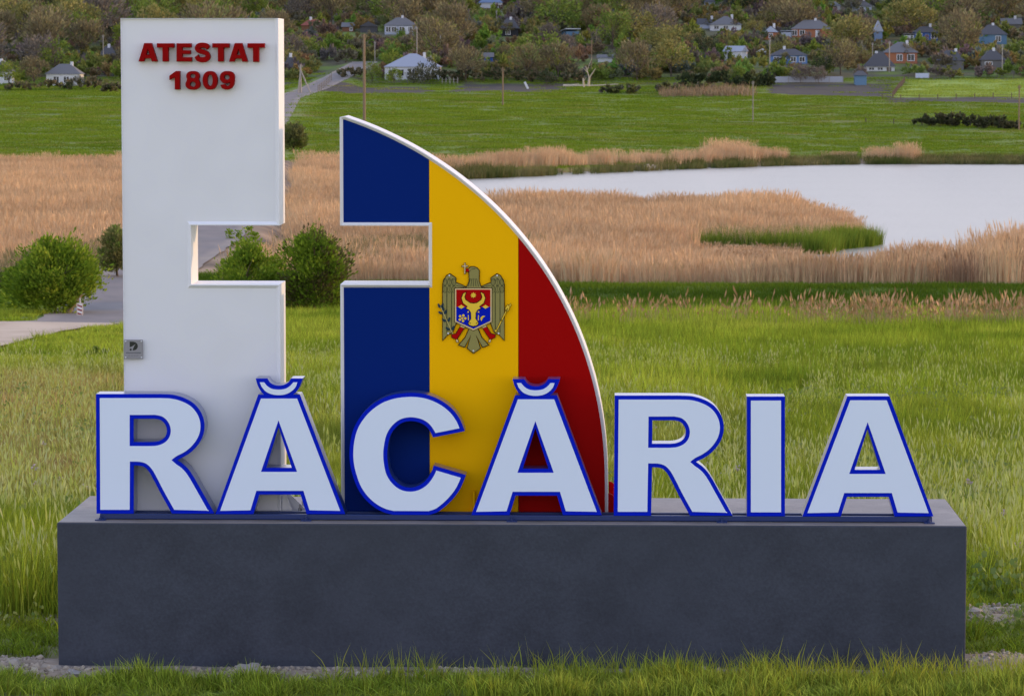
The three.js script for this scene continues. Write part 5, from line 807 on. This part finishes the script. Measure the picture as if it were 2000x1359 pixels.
// ---------------------------------------------------------------- poles, fences and odds and ends
{
  const woodM = std([0.25, 0.17, 0.10], 0.9), concrete = std([0.36, 0.32, 0.27], 0.9);
  const pole = (px, top, d, base, wpx, m, label, strut) => {
    const p = d ? onGround(px, d) : hit(px, base, 440), dd = depthOf(p.z), k = dd / FPX, y = at(px, top, dd).y - p.y, w = wpx * (dd > 700 ? 0.78 : 1) * k / 2;
    const t = thing('utility_pole', label, 'pole', [p.x, p.y, p.z], 0, 'poles of the power line');
    part('post', bar([0, -0.5, 0], [0, y, 0], w * 1.1, w * 0.85, 8), m, t);
    part('cap', [box(w * 4, 0.14, 0.14, 0, y - 0.5, 0), bar([-w * 1.7, y - 0.45, 0], [-w * 1.7, y - 0.1, 0], 0.06), bar([w * 1.7, y - 0.45, 0], [w * 1.7, y - 0.1, 0], 0.06)], m, t);
    if (strut) for (const s of strut) part('strut', bar([s * k, -0.4, 0.4], [0, y * 0.82, 0], w * 0.8, w * 0.7, 6), m, t);
    return t;
  };
  pole(712, 66, 578, 0, 5.5, woodM, 'thick brown wooden pole rising behind the sail tip');
  pole(982, 132, 0, 207, 3, woodM, 'thin brown pole in the pasture behind the middle');
  pole(1471, 158, 0, 238, 2.4, std([0.27, 0.24, 0.18], 0.9), 'thin pale pole in the pasture right of the middle');
  pole(1991, 166, 0, 255, 3, woodM, 'thin pole at the right picture edge');
  pole(588, 126, 700, 0, 4, concrete, 'pole with two slanted legs beside the lane', [-5, 21]);
  pole(861, 68, 806, 0, 3, concrete, 'pale pole with a strut behind the white house', [16]);
  pole(815, 52, 780, 0, 2.6, concrete, 'pale pole between the white house and the upper house');
  pole(733, 80, 790, 0, 2.4, concrete, 'short pale pole left of the white house roof');
  pole(808, 20, 900, 0, 2.2, concrete, 'pale pole behind the upper pale house');
  pole(970, 20, 900, 0, 2.2, concrete, 'pale pole left of the dark blue house');
  pole(893, 44, 870, 0, 2, woodM, 'thin pole among brown trees above the white house');
  pole(1318, 24, 900, 0, 2.4, concrete, 'pale pole among lime green trees high in the middle');
  pole(1502, 76, 768, 0, 2.6, concrete, 'pale pole in front of the bright blue house');
  pole(1505, 25, 900, 0, 2, concrete, 'pale pole above the small brick house');
  pole(1735, 80, 770, 0, 2.6, concrete, 'pale pole before the brick house with white trim');
  pole(1702, 83, 790, 0, 2.2, concrete, 'short pale pole behind the big dark roof');
  pole(1955, 86, 762, 0, 2.6, concrete, 'pale pole above the green plot near the right edge');
  pole(118, 64, 800, 0, 2, concrete, 'pale pole among trees at upper left');
  pole(204, 68, 782, 0, 2.2, concrete, 'pale pole before the narrow grey house at left');
  pole(1155, 78, 752, 0, 2.4, woodM, 'brown pole beside the bleached trunk');
  pole(1692, 30 + 40, 880, 0, 1.8, concrete, 'thin pale pole high on the right slope');
  pole(1880, 38, 860, 0, 2, concrete, 'leaning pale pole between trees at upper right');
  // fences: each picket a part
  const fence = (label, path, h, step, m, rails, mr = m, solid) => {
    const a = onGround(...path[0]), t = thing('fence', label, 'fence', [a.x, a.y, a.z]);
    const pts = path.map(([px, d]) => onGround(px, d).sub(a));
    for (let i = 1; i < pts.length; i++) {
      const A = pts[i - 1], B = pts[i], L = Math.hypot(B.x - A.x, B.z - A.z), n = Math.max(1, Math.round(L / step)), ang = -Math.atan2(B.z - A.z, B.x - A.x);
      for (let j = 0; j <= n; j++) { if (j === n && i < pts.length - 1) continue; const q = A.clone().lerp(B, j / n); q.y = ground(q.x + a.x, q.z + a.z) - a.y; part('post', box(0.14, h + 0.5, 0.14, q.x, q.y + h / 2 - 0.25, q.z, ang), m, t); }
      if (solid) for (let j = 0; j < n; j++) { const q = A.clone().lerp(B, (j + 0.5) / n); q.y = ground(q.x + a.x, q.z + a.z) - a.y; part('panel', box(L / n - 0.16, h * 0.92, 0.08, q.x, q.y + h * 0.5, q.z, ang), mr, t); }
      else for (const y of rails) { const C1 = A.clone(), C2 = B.clone(); part('wire', bar([C1.x, C1.y + y, C1.z], [C2.x, C2.y + y, C2.z], 0.025, 0.025, 4), mr, t); }
    }
    return t;
  };
  fence('pale grey board fence below the bright blue house', [[1512, 747], [1645, 748]], 1.4, 3.2, concrete, [], std([0.42, 0.43, 0.46], 0.8), true);
  fence('pale blue fence panel beside the brick house with white trim', [[1786, 757], [1813, 757]], 1.2, 3, concrete, [], std([0.50, 0.54, 0.64], 0.8), true);
  fence('thin dark post and wire fence along the top of the green plot', [[1772, 757], [1880, 758], [2010, 758]], 1.2, 3.4, std([0.12, 0.10, 0.085], 0.9), [0.5, 1.0]);
  fence('post and wire fence round the dark plot beside the lane', [[700, 707], [622, 705], [648, 738]], 1.5, 4, std([0.22, 0.18, 0.13], 0.9), [0.4, 0.9, 1.35]);
  fence('weathered brown fence below the green plot', [[1722, 696], [1830, 697], [2010, 700]], 1.1, 3.6, std([0.16, 0.10, 0.07], 0.9), [0.4, 0.8]);
  fence('low dark fence in the pasture at right', [[1690, 626], [1800, 622], [1990, 612]], 1.0, 4.5, std([0.10, 0.08, 0.06], 0.9), [0.4, 0.8]);
  fence('white picket fence right of the largest white house', [[864, 744], [894, 744]], 1.5, 0.8, std([0.36, 0.33, 0.28], 0.85), [0.5, 1.1]);
  fence('dark fence along the right edge of the dark plot', [[1742, 702], [1752, 726], [1765, 748]], 1.3, 2.6, std([0.18, 0.11, 0.08], 0.9), [0.5, 1.0]);
  // slanted white board, bleached trunk, log, stones at the far shore
  const p1 = onGround(1028, 730), b = thing('white_board', 'slanted white board standing at the back of the dark plot', 'board', [p1.x, p1.y, p1.z]);
  part('board', box(0.45, 1.7, 0.12, 0, 0.75, 0, 0, 0.45), std([0.7, 0.7, 0.68], 0.7), b);
  const p2 = onGround(1148, 735), bleach = std([0.50, 0.42, 0.30], 0.85), t = thing('dead_tree', 'bleached bare dead tree at the village edge', 'tree', [p2.x, p2.y, p2.z]);
  part('trunk', [bar([0, -0.4, 0], [0.3, 2.1, 0], 0.32, 0.2, 8), bar([0.3, 2.0, 0], [1.6, 4.0, 0.3], 0.17, 0.08), bar([0.3, 2.0, 0], [-0.5, 4.6, -0.2], 0.16, 0.07), bar([-0.2, 3.6, -0.1], [0.9, 6.4, 0.2], 0.09, 0.04), bar([0.1, 3.0, 0], [-1.3, 4.4, 0.2], 0.09, 0.04)], bleach, t);
  const p4 = onGround(1140, 733), s2 = thing('tree_stump', 'short bleached stump beside the dead tree', 'stump', [p4.x, p4.y, p4.z]); part('trunk', [bar([0, -0.3, 0], [-0.15, 2.1, 0], 0.26, 0.16, 7), bar([-0.1, 1.4, 0], [0.5, 2.2, 0.1], 0.1, 0.05)], bleach, s2);
  const lg = hit(1100, 171, 660), l = thing('log', 'long bleached log lying at the foot of the dead tree', 'log', [lg.x, lg.y, lg.z]);
  part('trunk', [bar([0, 0.3, 0], [6.5, 0.35, 0.5], 0.34, 0.22, 8), bar([6, 0.3, 0.5], [12, 0.7, 0.4], 0.2, 0.1, 7), bar([0.5, 0.35, 0], [3.5, 0.8, -0.2], 0.12, 0.05)], bleach, l);
  for (const [px, py, s, label] of [[1263, 327, 0.55, 'tall pale stone at the far shore of the pond'], [1276, 329, 0.5, 'low pale stone at the far shore beside the tall one'], [1268, 331, 0.4, 'small pale stone at the waterline of the far shore']]) {
    const p = onGround(px, shoreD(px) - 1), q = new THREE.IcosahedronGeometry(s, 3), pp = q.attributes.position; for (let i = 0; i < pp.count; i++) { const v = new THREE.Vector3().fromBufferAttribute(pp, i), k = 1 + 0.4 * noise(v.x * 2.2 + px, v.y * 2.2, v.z * 2.2); pp.setXYZ(i, v.x * k, v.y * k * 1.2, v.z * k); } q.computeVertexNormals();
    const o = part(numbered('shore_stone'), q, std([0.55, 0.46, 0.36], 0.9), scene); o.position.set(p.x, Math.max(p.y, WATER) + s * 0.5, p.z + 1); tag(o, label, 'stone');
  }
}
renderer.render(scene, camera);
